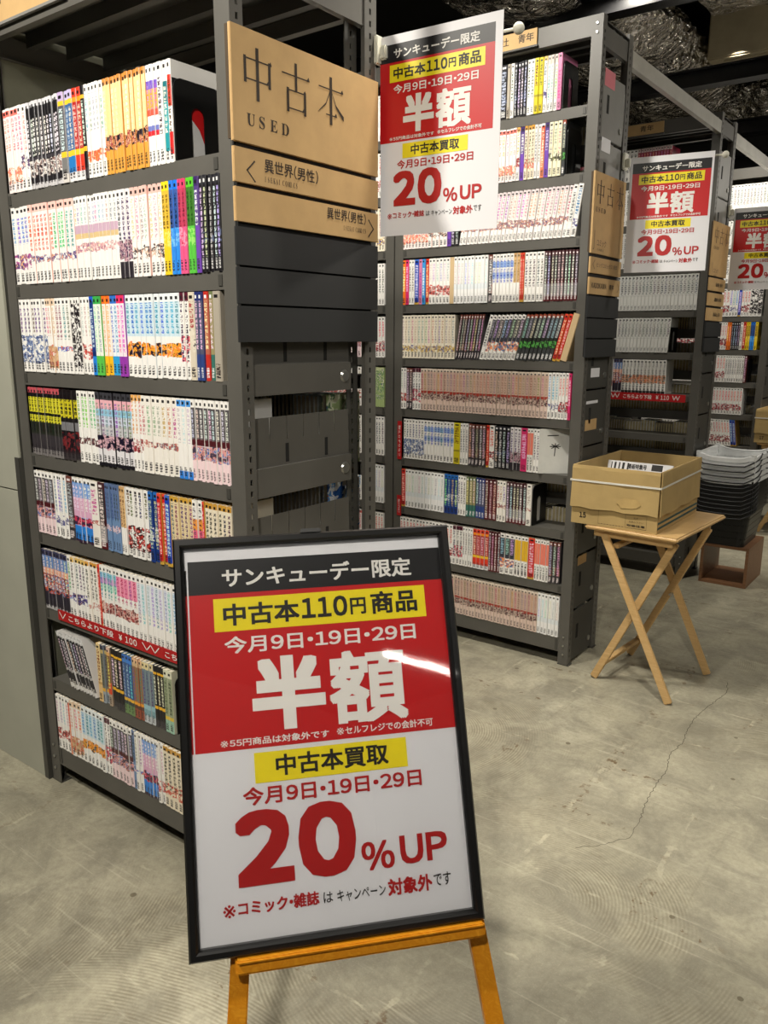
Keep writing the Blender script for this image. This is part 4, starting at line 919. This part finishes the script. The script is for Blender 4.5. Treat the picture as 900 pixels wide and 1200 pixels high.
# ------------------------------------------------------------------ signs on the rack ends
def mincho(mb, s, x, y, w, h, M, lift=.0004):
    """three display characters in a thin-and-thick serif style"""
    cw = w/len(s)*.82; gap = (w-cw*len(s))/(len(s)-1)
    def hb(x0, x1, yy, t=.026):
        rect(mb, X+x0*cw, X+x1*cw, y+(yy-t/2)*h, y+(yy+t/2)*h, M, 0, lift)
        mb.add([M @ V(X+(x1-.1)*cw, y+(yy+t/2)*h, lift), M @ V(X+x1*cw, y+(yy+t/2)*h, lift), M @ V(X+(x1-.035)*cw, y+(yy+.075)*h, lift)], [(0, 1, 2)])
    def vb(xx, y0, y1, t=.085): rect(mb, X+(xx-t/2)*cw, X+(xx+t/2)*cw, y+y0*h, y+y1*h, M, 0, lift+1e-5)
    for i, ch in enumerate(s):
        X = x+i*(cw+gap)
        if ch == '中': vb(.5, 0, 1, .1); hb(.06, .98, .76); hb(.1, .9, .38); vb(.1, .3, .8); vb(.9, .3, .8)
        elif ch == '古': hb(0, 1.0, .74); vb(.5, .44, 1); hb(.2, .86, .44); hb(.2, .82, .08); vb(.2, 0, .48); vb(.82, 0, .48)
        elif ch == '本':
            hb(.02, 1.0, .74); vb(.5, 0, 1, .1); hb(.3, .74, .2)
            for sgn in (-1, 1):
                P0 = V(.5+sgn*.02, .72); P1 = V(.5+sgn*.2, .42); P2 = V(.5+sgn*.52, .2)
                w0, w1 = (.02, .05) if sgn < 0 else (.02, .1)
                q = [(P0, .05 if sgn < 0 else .02), (P1, .045 if sgn < 0 else .06), (P2, .01 if sgn < 0 else .1)]
                for (A, wa), (B, wb) in zip(q, q[1:]):
                    mb.add([M @ V(X+a[0]*cw, y+a[1]*h, lift+2e-5) for a in ((A.x, A.y-wa/2), (B.x, B.y-wb/2), (B.x, B.y+wb/2), (A.x, A.y+wa/2))], [(0, 1, 2, 3)])
def chevron(mb, cx, cy, w, h, M, left=True, t=.0022):
    s = 1 if left else -1
    stroke(mb, [(cx+s*w/2, cy+h/2), (cx-s*w/2, cy), (cx+s*w/2, cy-h/2)], t, M, 0, .0005)
def end_sign(label, y0, y1, main, subs, blacks, big, subtexts, corner=None):
    """kraft boards stacked over charcoal ones, facing +x at the rack end"""
    g = empty('end_sign', (.008, y0, blacks[-1][0] if blacks else main[0])); g.location = (0, 0, 0); tag(g, label, 'sign')
    bk = MB(); bk.box(.003, .012, y0+.012, y1-.02, blacks[-1][0]+.004, main[1]-.012); bk.build('backing_plate', SLOTB, g)
    def board(z0, z1, mat, nm, dy=0.0):
        b = MB(); b.box(.012, .0175, y0+dy, y1+dy, z0, z1, 0); b.box(.0175, .020, y0+dy, y1+dy, z0, z1, 0)
        return b.build(nm, mat, g, .0006)
    board(main[0], main[1], KRAFT, 'kraft_board')
    W = y1-y0
    MB().box(.004, .012, y0-.0005, y0+.004, main[0]+.004, main[1]-.002).build('board_edge', KRAFTE, g)
    for z0, z1 in subs: board(z0, z1, KRAFT, 'kraft_board')
    for z0, z1 in blacks: board(z0, z1, PANELB, 'charcoal_board')
    M = plane_M((.0203, y0, 0), (0, 1, 0), (0, 0, 1))
    big(g, M, W); subtexts(g, M, W)
    return g
def ltext(g, *a):
    q = MB(); text(q, *a); q.build('lettering', INKB, g)
def lm_(g, *a):
    q = MB(); mincho(q, *a); q.build('lettering', INKB, g)
def lchev(g, *a):
    q = MB(); chevron(q, *a); q.build('arrow_mark', INKB, g)
def lstroke(g, pts, w, M):
    q = MB(); stroke(q, pts, w, M, 0, .0004); q.build('lettering', INKB, g)
def big1(t, M, W):
    lm_(t, '中古本', .028, 1.873, .318, .1, M)
    ltext(t, '𝐔𝐒𝐄𝐃', .038, .162, 1.822, 1.846, M, 0, 0, .3, .0004)
def sub1(t, M, W):
    lchev(t, .045, 1.735, .022, .04, M, True, .003)
    ltext(t, '異世界(男性)', .085, .255, 1.738, 1.766, M, .008, 0, .1, .0004); ltext(t, '𝐈𝐒𝐄𝐊𝐀𝐈 𝐂𝐎𝐌𝐈𝐂𝐒', .085, .185, 1.719, 1.73, M, 0, 0, .12, .0004)
    lchev(t, W-.03, 1.662, .02, .04, M, False, .003)
    ltext(t, '異世界(男性)', .285, .43, 1.668, 1.694, M, .008, 0, .1, .0004); ltext(t, '𝐈𝐒𝐄𝐊𝐀𝐈 𝐂𝐎𝐌𝐈𝐂𝐒', .345, .43, 1.648, 1.659, M, 0, 0, .12, .0004)
end_sign('kraft board sign reading USED with two aisle strips, on nearest rack end', -.018, .463, (1.787, 2.004), [(1.709, 1.777), (1.632, 1.7)], [(1.545, 1.622), (1.466, 1.541), (1.386, 1.462)], big1, sub1)
def big2(t, M, W):
    lm_(t, '中古本', .02, 1.9, .27, .085, M); ltext(t, '𝐔𝐒𝐄𝐃', .02, .115, 1.868, 1.886, M, 0, 0, .3, .0004)
    ltext(t, 'コミック', .05, .14, 1.745, 1.77, M, .0, 0, .1, .0004); ltext(t, '𝐂𝐎𝐌𝐈𝐂', .055, .12, 1.728, 1.736, M, 0, 0, .1, .0004)
    lstroke(t, [(.022, 1.80), (.022, 1.735), (.014, 1.73)], .003, M)
def sub2(t, M, W):
    lchev(t, .03, 1.675, .018, .034, M, True, .0025); ltext(t, 'ビッグコミックス 青年', .06, .27, 1.667, 1.685, M, 0, 0, .1, .0004)
    lchev(t, W-.02, 1.597, .018, .034, M, False, .0025); ltext(t, 'KADOKAWA', .02, .17, 1.587, 1.608, M, .01, 0, .1, .0004); ltext(t, '青年', .2, .25, 1.587, 1.608, M, .01, 0, .1, .0004)
end_sign('kraft board sign reading USED and KADOKAWA, on second rack end', Y2-.04, Y2+.276, (1.716, 2.012), [(1.643, 1.703), (1.564, 1.628)], [(1.476, 1.556), (1.396, 1.471), (1.32, 1.391)], big2, sub2)
def sub3(t, M, W):
    for z, s in ((1.685, '新潮社 青年'), (1.605, '講談社 青年'), (1.525, '集英社 青年')):
        ltext(t, s, .12, .26, z-.01, z+.012, M, .008, 0, .1, .0004)
end_sign('kraft board sign on third rack end, three small strips below', Y3-.04, Y3+.276, (1.73, 2.01), [(1.652, 1.72), (1.572, 1.64), (1.492, 1.56)], [(1.404, 1.482), (1.32, 1.399)], big2, sub3)
def header(label, x0, x1, y, z0, z1, s, tx, col=None, more=None):
    g = empty('header_label'); tag(g, label, 'sign')
    MB().box(x0, x1, y-.008, y-.002, z0, z1).build('label_board', KRAFT, g, .0008)
    MB().box(x0-.004, x1+.004, y-.011, y-.0015, z0-.007, z0-.0005).build('holder_rail', GREYD if col is None else col, g)
    M = plane_M((0, y-.0083, 0), (1, 0, 0), (0, 0, 1)); t = MB()
    text(t, s, tx[0], tx[1], z0+(z1-z0)*.28, z0+(z1-z0)*.8, M, .008, 0, .1, .0003); t.build('lettering', INKB, g)
    if more: t = MB(); text(t, more[0], more[1], more[2], z0+(z1-z0)*.28, z0+(z1-z0)*.8, M, .008, 0, .1, .0003); t.build('lettering', INKB, g)
header('kraft header label on the second rack top beam', -.62, -.264, Y2, 2.503, 2.562, '集英社', (-.515, -.385), more=('青年', -.345, -.277))
header('kraft header label reading only 青年 on the third rack', -.56, -.304, Y3, 2.498, 2.556, '青年', (-.435, -.36))
g = header('large kraft header label above nearest rack, cut by photo corner', -.89, -.55, 0, 2.18, 2.31, 'コミック', (-.88, -.60), GREYL)

# red price strips
def strip(label, x0, x1, y, z0, z1, msgs):
    g = empty('price_strip'); tag(g, label, 'price strip')
    MB().box(x0, x1, y-.0035, y-.0015, z0, z1).build('strip', REDS, g)
    M = plane_M((0, y-.0037, 0), (1, 0, 0), (0, 0, 1)); t = MB(); h = z1-z0
    for kind, a, b, s in msgs:
        t = MB()
        if kind == 't': text(t, s, a, b, z0+h*.22, z0+h*.8, M, .014, 0, .12, .0003)
        else:
            n = kind; pts = []
            for i in range(n*2+1): pts.append((a+(b-a)*i/(n*2), z0+h*(.8 if i % 2 == 0 else .25)))
            stroke(t, pts, h*.09, M, 0, .0003)
        t.build('lettering' if kind == 't' else 'zigzag_mark', WHT, g)
strip('red price strip reading ¥100 along the sixth shelf of nearest rack', -.82, -.12, 0, .571, .603,
      [(1, -.812, -.78, ''), ('t', -.765, -.545, 'こちらより下段'), ('t', -.52, -.44, '¥100'), (2, -.415, -.345, ''), ('t', -.32, -.13, 'こちらより下段')])
strip('red price strip reading ¥110 on the third rack', -.508, -.067, Y3, 1.036, 1.08,
      [(2, -.505, -.455, ''), ('t', -.43, -.26, 'こちらより下段'), ('t', -.235, -.16, '¥110'), (2, -.14, -.1, '')])
for z, lb in ((.826, 'upper red price tag hanging sideways on second rack post'), (.55, 'lower red price tag partly hidden by the framed poster, second rack post')):
    g = empty('price_strip'); tag(g, lb, 'price strip'); zt = z+.182 if z > .6 else z+.1
    MB().box(-.917, -.893, Y2-.004, Y2-.002, z, zt).build('strip', REDS, g)
    t = MB(); M = plane_M((-.905, Y2-.0042, z), (0, 0, 1), (-1, 0, 0)); text(t, 'こちらより下段', .015, zt-z-.02, -.006, .006, M, .01, 0, .1, .0003); t.build('lettering', WHT, g)

# ------------------------------------------------------------------ posters
def poster_print(g, M, s, full=True):
    def line(mat, *a):
        q = MB(); text(q, *a); q.build('lettering', mat, g)
    """printed design; M maps the framed poster's own metres scaled by s"""
    S = M @ Matrix.Scale(s, 4)
    f = MB(); rect(f, -.213, .219, -.021, .232, S, 0, .0003/s); f.build('red_field', RED, g)
    f = MB(); rect(f, -.213, .219, .232, .288, S, 0, .0003/s); f.build('black_field', BLK, g)
    f = MB(); rect(f, -.174, .186, .1695, .224, S, 0, .0006/s); f.build('yellow_field', YEL, g); f = MB(); rect(f, -.121, .131, -.076, -.0285, S, 0, .0006/s); f.build('yellow_field', YEL, g)
    L = .0009/s
    line(WHT, 'サンキューデー限定', -.158, .166, .242, .274, S, .022, 0, .1, L)
    def date(mt, x0, x1, y0, y1, b):
        line(mt, '今月9日・19日・29日', x0, x1, y0, y1, S, b, 0, .06, L)
    date(WHT, -.159, .164, .1325, .1605, .02)
    line(WHT, '半', -.119, .0015, .004, .123, S, .048, 0, .1, L); line(WHT, '額', .008, .14, .002, .122, S, .027, 0, .1, L)
    line(WHT, '※', -.173, -.161, -.0150, -.0045, S, .0, 0, .08, L); line(WHT, '55円商品は対象外です', -.1585, .003, -.0155, -.0035, S, .02, 0, .08, L); line(WHT, '※', .016, .028, -.0140, -.0025, S, .0, 0, .08, L); line(WHT, 'セルフレジでの会計不可', .030, .18, -.0145, -.0015, S, .02, 0, .08, L)
    line(INK, '中古本', -.159, -.033, .178, .2145, S, .026, 0, .1, L); line(INK, '110', -.029, .049, .181, .2155, S, .03, 0, .1, L); line(INK, '円', .054, .081, .182, .21, S, .026, 0, .1, L); line(INK, '商品', .09, .171, .18, .218, S, .026, 0, .1, L)
    line(INK, '中古本買取', -.087, .099, -.068, -.0345, S, .024, 0, .1, L)
    line(INK, 'は', -.024, -.009, -.27, -.254, S, .005, 0, .1, L); line(INK, 'キャンペーン', -.002, .077, -.272, -.254, S, .005, 0, .1, L); line(INK, 'です', .158, .187, -.269, -.249, S, .005, 0, .1, L)
    date(REDD, -.142, .152, -.109, -.081, .02)
    line(REDD, '2', -.157, -.067, -.23, -.1165, S, .045, 0, .1, L); line(REDD, '0', -.058, .035, -.231, -.1155, S, .045, 0, .1, L)
    line(REDD, '%', .042, .096, -.231, -.187, S, .02, 0, .1, L); line(REDD, 'UP', .106, .186, -.229, -.184, S, .03, 0, .1, L)
    line(REDD, '※', -.181, -.162, -.272, -.253, S, .0, 0, .1, L); line(REDD, 'コミック・雑誌', -.158, -.031, -.271, -.25, S, .025, 0, .1, L); line(REDD, '対象外', .081, .155, -.274, -.248, S, .03, 0, .1, L)
def hung(label, c, yaw, w, h, s, dy, rodx, z_rod, ball):
    g = empty('hanging_poster'); tag(g, label, 'poster', 'campaign posters hanging at the rack ends')
    a = math.radians(yaw); X = V(math.cos(a), math.sin(a), 0); M = plane_M(c, X, V(0, .0, 1))
    b = MB(); b.add([M @ V(x, y, z) for x in (-w/2, w/2) for y in (-h/2, h/2) for z in (-.0012, 0)], [(0, 1, 3, 2), (4, 6, 7, 5), (0, 4, 5, 1), (2, 3, 7, 6), (0, 2, 6, 4), (1, 5, 7, 3)]); b.build('sheet', WHITEP, g)
    poster_print(g, M @ Matrix.Translation((dy[0], dy[1], 0)), s)
    rd = MB(); rd.cyl((rodx[0], c[1]+.008+rodx[2], z_rod), (rodx[1], ball[1], ball[2]), .0035); rd.build('rod', CREAM, g, smooth=False)
    MB().ball(ball, .013).build('rod_knob', CREAM, g, smooth=True)
    bk = MB(); yy = c[1]+rodx[2]-.02; bk.box(.001, .012, yy-.022, yy+.022, z_rod-.03, z_rod+.035); bk.box(.012, .03, yy-.012, yy+.012, z_rod-.02, z_rod+.012); bk.build('bracket', CREAM, g, .003)
hung('campaign poster hanging beside the nearest rack end', (.173, .497, 1.879), 4, .326, .461, .715, (-.012, .004), (.004, .368, .012), 2.078, (.368, .52, 2.068))
hung('campaign poster hanging beside the second rack end', (.195, 2.13, 1.879), 10, .314, .441, .685, (-.001, .0), (.004, .383, .02), 2.092, (.383, 2.178, 2.085))
hung('campaign poster hanging beside the third rack end, cut by the frame', (.192, 3.745, 1.885), 4, .314, .441, .685, (-.001, .0), (.004, .383, .02), 2.092, (.383, 3.78, 2.092))

a, b, c = math.radians(48.325), math.radians(22.448), math.radians(.644)
X = V(math.cos(a), math.sin(a), 0); N = V(-math.sin(a), math.cos(a), 0); U = V(0, 0, 1)*math.cos(b)+N*math.sin(b)
X2 = X*math.cos(c)+U*math.sin(c); U2 = -X*math.sin(c)+U*math.cos(c)
FM = plane_M((.514, -.316, .772), X2, U2)
g = empty('framed_poster'); tag(g, 'large campaign poster in a black frame standing on the easel', 'poster')
def fbox(mb, x0, x1, y0, y1, z0, z1, mi=0): return mb.box(x0, x1, y0, y1, z0, z1, mi, FM)
fr = MB(); W2, H2_ = .235, .326; fw_ = .0165
prof = [(0, -.018), (0, .0), (.003, .004), (.011, .004), (.0145, .001), (fw_, -.004), (fw_, -.018)]
def side(p0, p1, inn):
    n = len(prof); vs = []
    for (px, py), (ix, iy) in ((p0, inn[0]), (p1, inn[1])):
        for d, z in prof: vs.append(FM @ V(px+ix*d, py+iy*d, z))
    m = MB(); m.add(vs, [(i, (i+1) % n, n+(i+1) % n, n+i) for i in range(n)]+[tuple(range(n)), tuple(range(2*n-1, n-1, -1))]); m.build('frame_side', FRAMEB, g)
cs = [(-W2, -H2_), (W2, -H2_), (W2, H2_), (-W2, H2_)]; ins = [(1, 1), (-1, 1), (-1, -1), (1, -1)]
for i in range(4): side(cs[i], cs[(i+1) % 4], (ins[i], ins[(i+1) % 4]))
fbox(MB(), -.226, .226, -.317, .317, -.0165, -.013).build('backing_board', CARDI, g)
fbox(MB(), -.2195, .2195, -.3105, .3105, -.0128, -.0122).build('sheet', WHITEP, g)
u = MB(); rect(u, -.2190, -.2155, -.021, .232, FM, 0, -.012); u.build('under_sheet_red', RED, g)
u = MB(); rect(u, -.2190, -.2155, .232, .274, FM, 0, -.012); u.build('under_sheet_black', BLK, g)
poster_print(g, FM @ Matrix.Translation((0, 0, -.0119)), 1.0)
fbox(MB(), -.2205, .2205, -.3115, .3115, -.0098, -.0088).build('acrylic_sheet', ACRYL, g)
fbox(MB(), -.024, .012, .324, .3325, -.012, .0035).build('hanger_tab', plain('grey_plastic_tab', (52, 52, 52), .4), g, .002)

e = empty('easel'); tag(e, 'golden varnished wooden easel carrying the framed poster', 'easel')
def FP(x, y, z=0): return FM @ V(x, y, z)
t = MB(); fbox(t, -.166, .231, -.3495, -.3275, -.03, .012); t.build('tray', EASELW, e, .003)
t = MB(); fbox(t, -.163, .228, -.332, -.3263, .012, .019); t.build('tray_lip', EASELW, e, .002)
nrm = FM.to_3x3() @ V(0, 0, 1)
for s in (-1, 1):
    foot = FP(.033+s*.193, -.3495, -.03); top = FP(.033+s*.13, .25, -.036)
    d = (foot-top).normalized(); f2 = foot+d*((foot.z-.0)/-d.z)
    m = MB(); m.bar(top, f2, .03, .018, nrm); m.build('leg', EASELW, e, .002)
bt = FP(.033, .24, -.05); m = MB(); m.bar(bt, (.04, .13, .006), .026, .018, N); m.build('leg', EASELW, e, .002)
t = MB(); t.bar(FP(-.1, .22, -.052), FP(.166, .22, -.052), .018, .024, nrm); t.build('cross_bar', EASELW, e, .002)
t = MB(); t.bar(FP(-.13, -.1, -.052), FP(.2, -.1, -.052), .018, .024, nrm); t.build('cross_bar', EASELW, e, .002)

# ------------------------------------------------------------------ folding table and cardboard box
def folding_table(label):
    g = empty('folding_table', (.30, 1.98, 0)); tag(g, label, 'table', 'wooden folding tables by the racks')
    def L(x, y, z): return (x-.30, y-1.98, z)
    c = V(.284, 2.022, 0)-V(.30, 1.98, 0); th = math.radians(-3.4); R = Matrix.Translation((c.x, c.y, 0)) @ Matrix.Rotation(th, 4, 'Z')
    m = MB(); m.box(-.188, .188, -.277, .277, .647, .665, 0, R); m.build('table_top', TABLEW, g, .006, 3)
    for y in (-.235, .17):
        m = MB(); m.box(-.16, .16, y-.012, y+.012, .618, .647, 0, R); m.build('batten', TABLEW, g, .002)
    legs = [((.471, 1.743, .004), (.155, 1.782, .632)), ((.137, 1.812, .004), (.43, 1.802, .632)),
            ((.512, 2.125, .004), (.205, 2.17, .632)), ((.169, 2.145, .004), (.462, 2.135, .632))]
    for a, b in legs:
        m = MB(); m.bar(L(*a), L(*b), .018, .03, (1, 0, .3)); m.build('leg', TABLEW, g, .003)
    m = MB(); m.bar(L(.175, 1.815, .078), L(.2, 2.14, .078), .026, .016, (0, 0, 1)); m.build('stretcher', TABLEW, g, .002)
    m = MB(); m.bar(L(.2, 1.79, .585), L(.225, 2.165, .585), .026, .016, (0, 0, 1)); m.build('stretcher', TABLEW, g, .002)
    for x, y, z in ((.30, 1.786, .32), (.333, 2.132, .325)):
        m = MB(); m.cyl(L(x, y-.02, z), L(x, y+.025, z), .005, 10); m.build('pivot_bolt', ZINC, g)
    return g
tb = folding_table('pale wooden folding table under the box marked 15')
def cardboard_box(label, num):
    g = empty('cardboard_box', (.194, 2.015, .666)); tag(g, label, 'box')
    w, d, h, t = .174, .256, .237, .004
    b = MB(); b.box(-w, w, -d, d, 0, t); b.box(-w, w, -d, -d+t, t, h); b.box(-w, w, d-t, d, t, h); b.box(-w, -w+t, -d+t, d-t, t, h); b.box(w-t, w, -d+t, d-t, t, h)
    b.build('box_body', CARD, g)
    # flaps folded down over the outside
    for pts, nm in (([(-w-.001, -d-.006), (w+.001, -d-.003)], 0), ([(w+.006, -d-.001), (w+.003, d+.001)], 1), ([(-w-.001, d+.003), (w+.001, d+.003)], 2), ([(-w-.003, -d), (-w-.003, d)], 3)):
        (x0, y0), (x1, y1) = pts; f = MB(); n = 8; a = V(x0, y0); bb = V(x1, y1); nr = V((bb-a).y, -(bb-a).x).normalized()
        if nm in (2, 3): nr = -nr
        vs = []; fs = []
        for i in range(n+1):
            for j, (zz, off) in enumerate(((h, 0), (h-.012, .0015), (.18, .001), (.12, .003), (.068+.003*math.sin(i*2.1), .006))):
                p = a.lerp(bb, i/n)+nr*(off+.0012*math.sin(i*1.7+j)); vs += [V(p.x, p.y, zz), V(p.x-nr.x*.003, p.y-nr.y*.003, zz)]
        q = lambda i, j, k: (i*5+j)*2+k
        for i in range(n):
            for j in range(4):
                fs += [(q(i, j, 0), q(i+1, j, 0), q(i+1, j+1, 0), q(i, j+1, 0)), (q(i, j, 1), q(i, j+1, 1), q(i+1, j+1, 1), q(i+1, j, 1))]
            fs += [(q(i, 0, 0), q(i, 0, 1), q(i+1, 0, 1), q(i+1, 0, 0)), (q(i, 4, 0), q(i+1, 4, 0), q(i+1, 4, 1), q(i, 4, 1))]
        for i in (0, n):
            for j in range(4): fs.append((q(i, j, 0), q(i, j+1, 0), q(i, j+1, 1), q(i, j, 1)))
        f.add(vs, fs); f.build('flap', CARD, g)
    e2 = .0085; zb = .172
    s = MB(); P = [(-w-e2, -d-e2, zb+.004), (w+e2, -d-e2, zb+.006), (w+e2, d+e2, zb+.012), (-w-e2, d+e2, zb+.004)]
    for i in range(4): s.bar(P[i], P[(i+1) % 4], .0018, .007)
    s.build('tie_band', STRING, g)
    M = plane_M((0, -d-.0004, 0), (1, 0, 0), (0, 0, 1)); t_ = MB()
    def lt(*a):
        q = MB(); text(q, *a); q.build('printing', INK, g)
    lt(num, -.139, -.112, .025, .047, M, .035, 0, .1, .0001)
    for i in range(9): stroke(t_, [(-.06+i*.012, .011), (-.053+i*.012, .011)], .0015, M, 0, .0001)
    stroke(t_, [(-.06, .012), (-.06, .064)], .0008, M, 0, .0001)
    stroke(t_, [(.05, .01), (.133, .01), (.133, .062), (.05, .062), (.05, .01)], .0009, M, 0, .0001)
    lt('必ず', .082, .1, .047, .055, M, 0, 0, .1, .0001); lt('お読み下さい', .064, .12, .031, .039, M, .0, 0, .1, .0001); lt('取扱注意', .056, .128, .016, .025, M, .02, 0, .1, .0001)
    t_.build('printed_lines', INK, g)
    sp = MB(); M = plane_M((w+.0004, 0, 0), (0, 1, 0), (0, 0, 1))
    rect(sp, -d+.004, d-.004, .034, .043, M, 0, .0001); rect(sp, -d+.004, d-.004, .014, .023, M, 0, .0001); sp.build('teal_stripe', TEAL, g)
    tp = MB(); rr = random.Random(5); M = plane_M((0, -d-.0112, 0), (1, 0, 0), (0, 0, 1))
    pts = [(.06+.05*math.cos(k*PI/7)*rr.uniform(.8, 1.1), .105+.024*math.sin(k*PI/7)*rr.uniform(.7, 1.1)) for k in range(14)]
    tp.add([M @ V(p[0], p[1], 0) for p in pts], [tuple(range(14))]); tp.build('tape', TAPE, g)
    return g
box1 = cardboard_box('open cardboard box marked 15 tied with a white band', '15')
# magazines standing in the box
mags = [(-.01, -.083, .231, .27, 'white magazine with bold black letters on top of the open box', (224, 224, 226), 0), (.0, -.03, .2, .26, 'second white magazine standing behind in the open box', (206, 204, 208), 3), (.01, .03, .19, .25, 'greyish magazine farther back in the open box', (170, 176, 190), 2)]
for i, (dx, dy, top, wd_, lb, col, tilt) in enumerate(mags):
    m = empty('magazine', (.194+dx+.015, 2.015+dy, .6705)); tag(m, lb, 'magazine')
    R = Matrix.Rotation(math.radians(-20-tilt), 4, 'X')
    hh = (top-.004)/math.cos(math.radians(20+tilt))-.003
    b = MB(); b.box(-wd_/2, wd_/2, 0, .009, 0, hh, 0, R); b.build('pages', plain('magazine_cover_%d' % i, col, .3), m)
    if i == 0:
        M = plane_M(R @ V(0, -.0003, 0), (1, 0, 0), R @ V(0, 0, 1)); q = MB()
        x = -.12
        for w in (.006, .012, .008, .014, .01): rect(q, x, x+w*.7, hh-.034, hh-.006, M, 0, .0001); x += w+.007
        text(q, '漫画特集号', -.05, .03, hh-.03, hh-.008, M, .03, 0, .1, .0001)
        rect(q, .05, .095, hh-.03, hh-.004, M, 0, .0001)
        q.build('cover_print', INK, m)
# far table with a second box
tb2 = dup_tree(tb); tb2.location = (.24, 5.18, 0); tb2['label'] = 'far wooden folding table beyond the stacked baskets, cut by the frame'
box2 = cardboard_box('far cardboard box on the farther folding table, marked 17', '17'); box2.location = (.18, 5.19, .666)

# ------------------------------------------------------------------ wooden cube and nested baskets
g = empty('wooden_cube', (.218, 3.67, 0)); tag(g, 'open brown wooden cube under the stacked shopping baskets', 'cube stand')
w, d, h, t = .13, .185, .235, .016
for nm, bx in (('top_panel', (-w, w, -d, d, h-t, h)), ('bottom_panel', (-w, w, -d, d, 0, t)), ('side_panel', (-w, -w+t, -d, d, t, h-t)), ('side_panel', (w-t, w, -d, d, t, h-t))):
    MB().box(*bx).build(nm, CUBEW, g, .001)
def rrect(hx, hy, r, n=5):
    out = []
    for cx, cy, a0 in ((hx-r, hy-r, 0), (-hx+r, hy-r, PI/2), (-hx+r, -hy+r, PI), (hx-r, -hy+r, 1.5*PI)):
        for i in range(n+1): a = a0+PI/2*i/n; out.append((cx+r*math.cos(a), cy+r*math.sin(a)))
    return out
def basket(mat):
    g = empty('shopping_basket'); H = .225; N_ = 24*4
    def loop(hx, hy, z, r=.035):
        base = rrect(hx, hy, r, 5); L = [0]; m = len(base)
        for i in range(m): L.append(L[-1]+(V(*base[(i+1) % m])-V(*base[i])).length)
        out = []
        for k in range(N_):
            s = L[-1]*k/N_; i = max(q for q in range(m) if L[q] <= s+1e-9); f = (s-L[i])/(L[i+1]-L[i]+1e-12)
            a, b = V(*base[i]), V(*base[(i+1) % m]); p = a.lerp(b, f); out.append(V(p.x, p.y, z))
        return out
    levels = [0, .012, .045, .05, .085, .09, .125, .13, .165, .172, .2, H]
    loops = []
    for z in levels:
        f = z/H; l = loop(.128+.028*f, .172+.032*f, z)
        if z > .19:
            for p in l:
                dip = .016*max(0, 1-(abs(p.x)/.125)**4) if abs(p.y) > .155 else .0
                p.z -= dip*(z-.17)/(H-.17)
        loops.append(l)
    mb = MB(); vs = [p for l in loops for p in l]; fs = []
    for i in range(len(levels)-1):
        solid = i % 2 == 1 or i in (0, len(levels)-2)
        for k in range(N_):
            if solid or k % 2 == 0: fs.append((i*N_+k, i*N_+(k+1) % N_, (i+1)*N_+(k+1) % N_, (i+1)*N_+k))
    mb.add(vs, fs); o = mb.build('basket_body', mat, g)
    md = o.modifiers.new('thickness', 'SOLIDIFY'); md.thickness = .0025; md.offset = -1
    bt = MB(); l = loops[0]; bt.add(l+[V(p.x, p.y, .004) for p in l], [tuple(range(N_-1, -1, -1)), tuple(range(N_, 2*N_))]+[(k, (k+1) % N_, N_+(k+1) % N_, N_+k) for k in range(N_)]); bt.build('basket_floor', mat, g)
    rim = MB(); rim.tube([p+V(0, 0, .001) for p in loops[-1]], .006, 6, closed=True)
    lp = loops[-1]
    n = N_; vs = []; fs = []
    for k in range(n):
        p = lp[k]; o_ = V(p.x, p.y, 0).normalized(); vs += [p+V(0, 0, .002)+V(o_.x*.011, o_.y*.011, 0), p+V(o_.x*.013, o_.y*.013, -.02)]
    for k in range(n): j = (k+1) % n; fs.append((2*k, 2*j, 2*j+1, 2*k+1))
    rim.add(vs, fs)
    for sx in (-1, 1):
        for sy in (-1, 1): rim.box(sx*.146-.012, sx*.146+.012, sy*.194-.01, sy*.194+.01, H-.012, H+.014)
    rim.build('rim', mat, g)
    for s in (-1, 1):
        hd = MB(); pts = [(sx, s*.05, H+.006) for sx in (-.158,)]
        pts += [(-.168, s*.12, H-.004), (-.17, s*.17, H-.012), (-.15, s*.214, H-.03), (-.11, s*.222, H-.052), (-.05, s*.222, H-.056), (.05, s*.222, H-.056), (.11, s*.222, H-.052), (.15, s*.214, H-.03), (.17, s*.17, H-.012), (.168, s*.12, H-.004), (.158, s*.05, H+.006)]
        hd.tube(pts, .004, 6); hd.build('handle', BASKB, g, smooth=True)
    return g
pb = basket(BASKB); pg = basket(BASKG)
z = .2355
BL = ['lowest', 'second', 'third', 'fourth', 'fifth', 'sixth', 'topmost']
for i in range(7):
    o = pb if i == 0 else dup_tree(pb); o.location = (.182, 3.66, z); o.rotation_euler = (0, 0, random.uniform(-.01, .01))
    tag(o, '%s of the seven black baskets on the wooden cube' % BL[i] if 0 < i < 6 else '%s black shopping basket, %s' % (BL[i], 'resting on the brown wooden cube' if i == 0 else 'just under the pale grey ones'), 'basket', 'nested shopping baskets')
    z += .0245
BG = ['lowest pale grey basket, resting in the black ones', 'second lowest of the five pale grey baskets', 'middle one of the five pale grey baskets', 'second highest of the five pale grey baskets', 'topmost pale grey shopping basket, its slotted rim open']
for i in range(5):
    o = pg if i == 0 else dup_tree(pg); o.location = (.182+random.uniform(-.003, .003), 3.665, z); o.rotation_euler = (0, 0, random.uniform(-.015, .015))
    tag(o, BG[i], 'basket', 'nested shopping baskets'); z += .031
C.objects.unlink(_to); bpy.data.objects.remove(_to)
print('individual books', nb, 'stuff faces', len(STUFF.f))
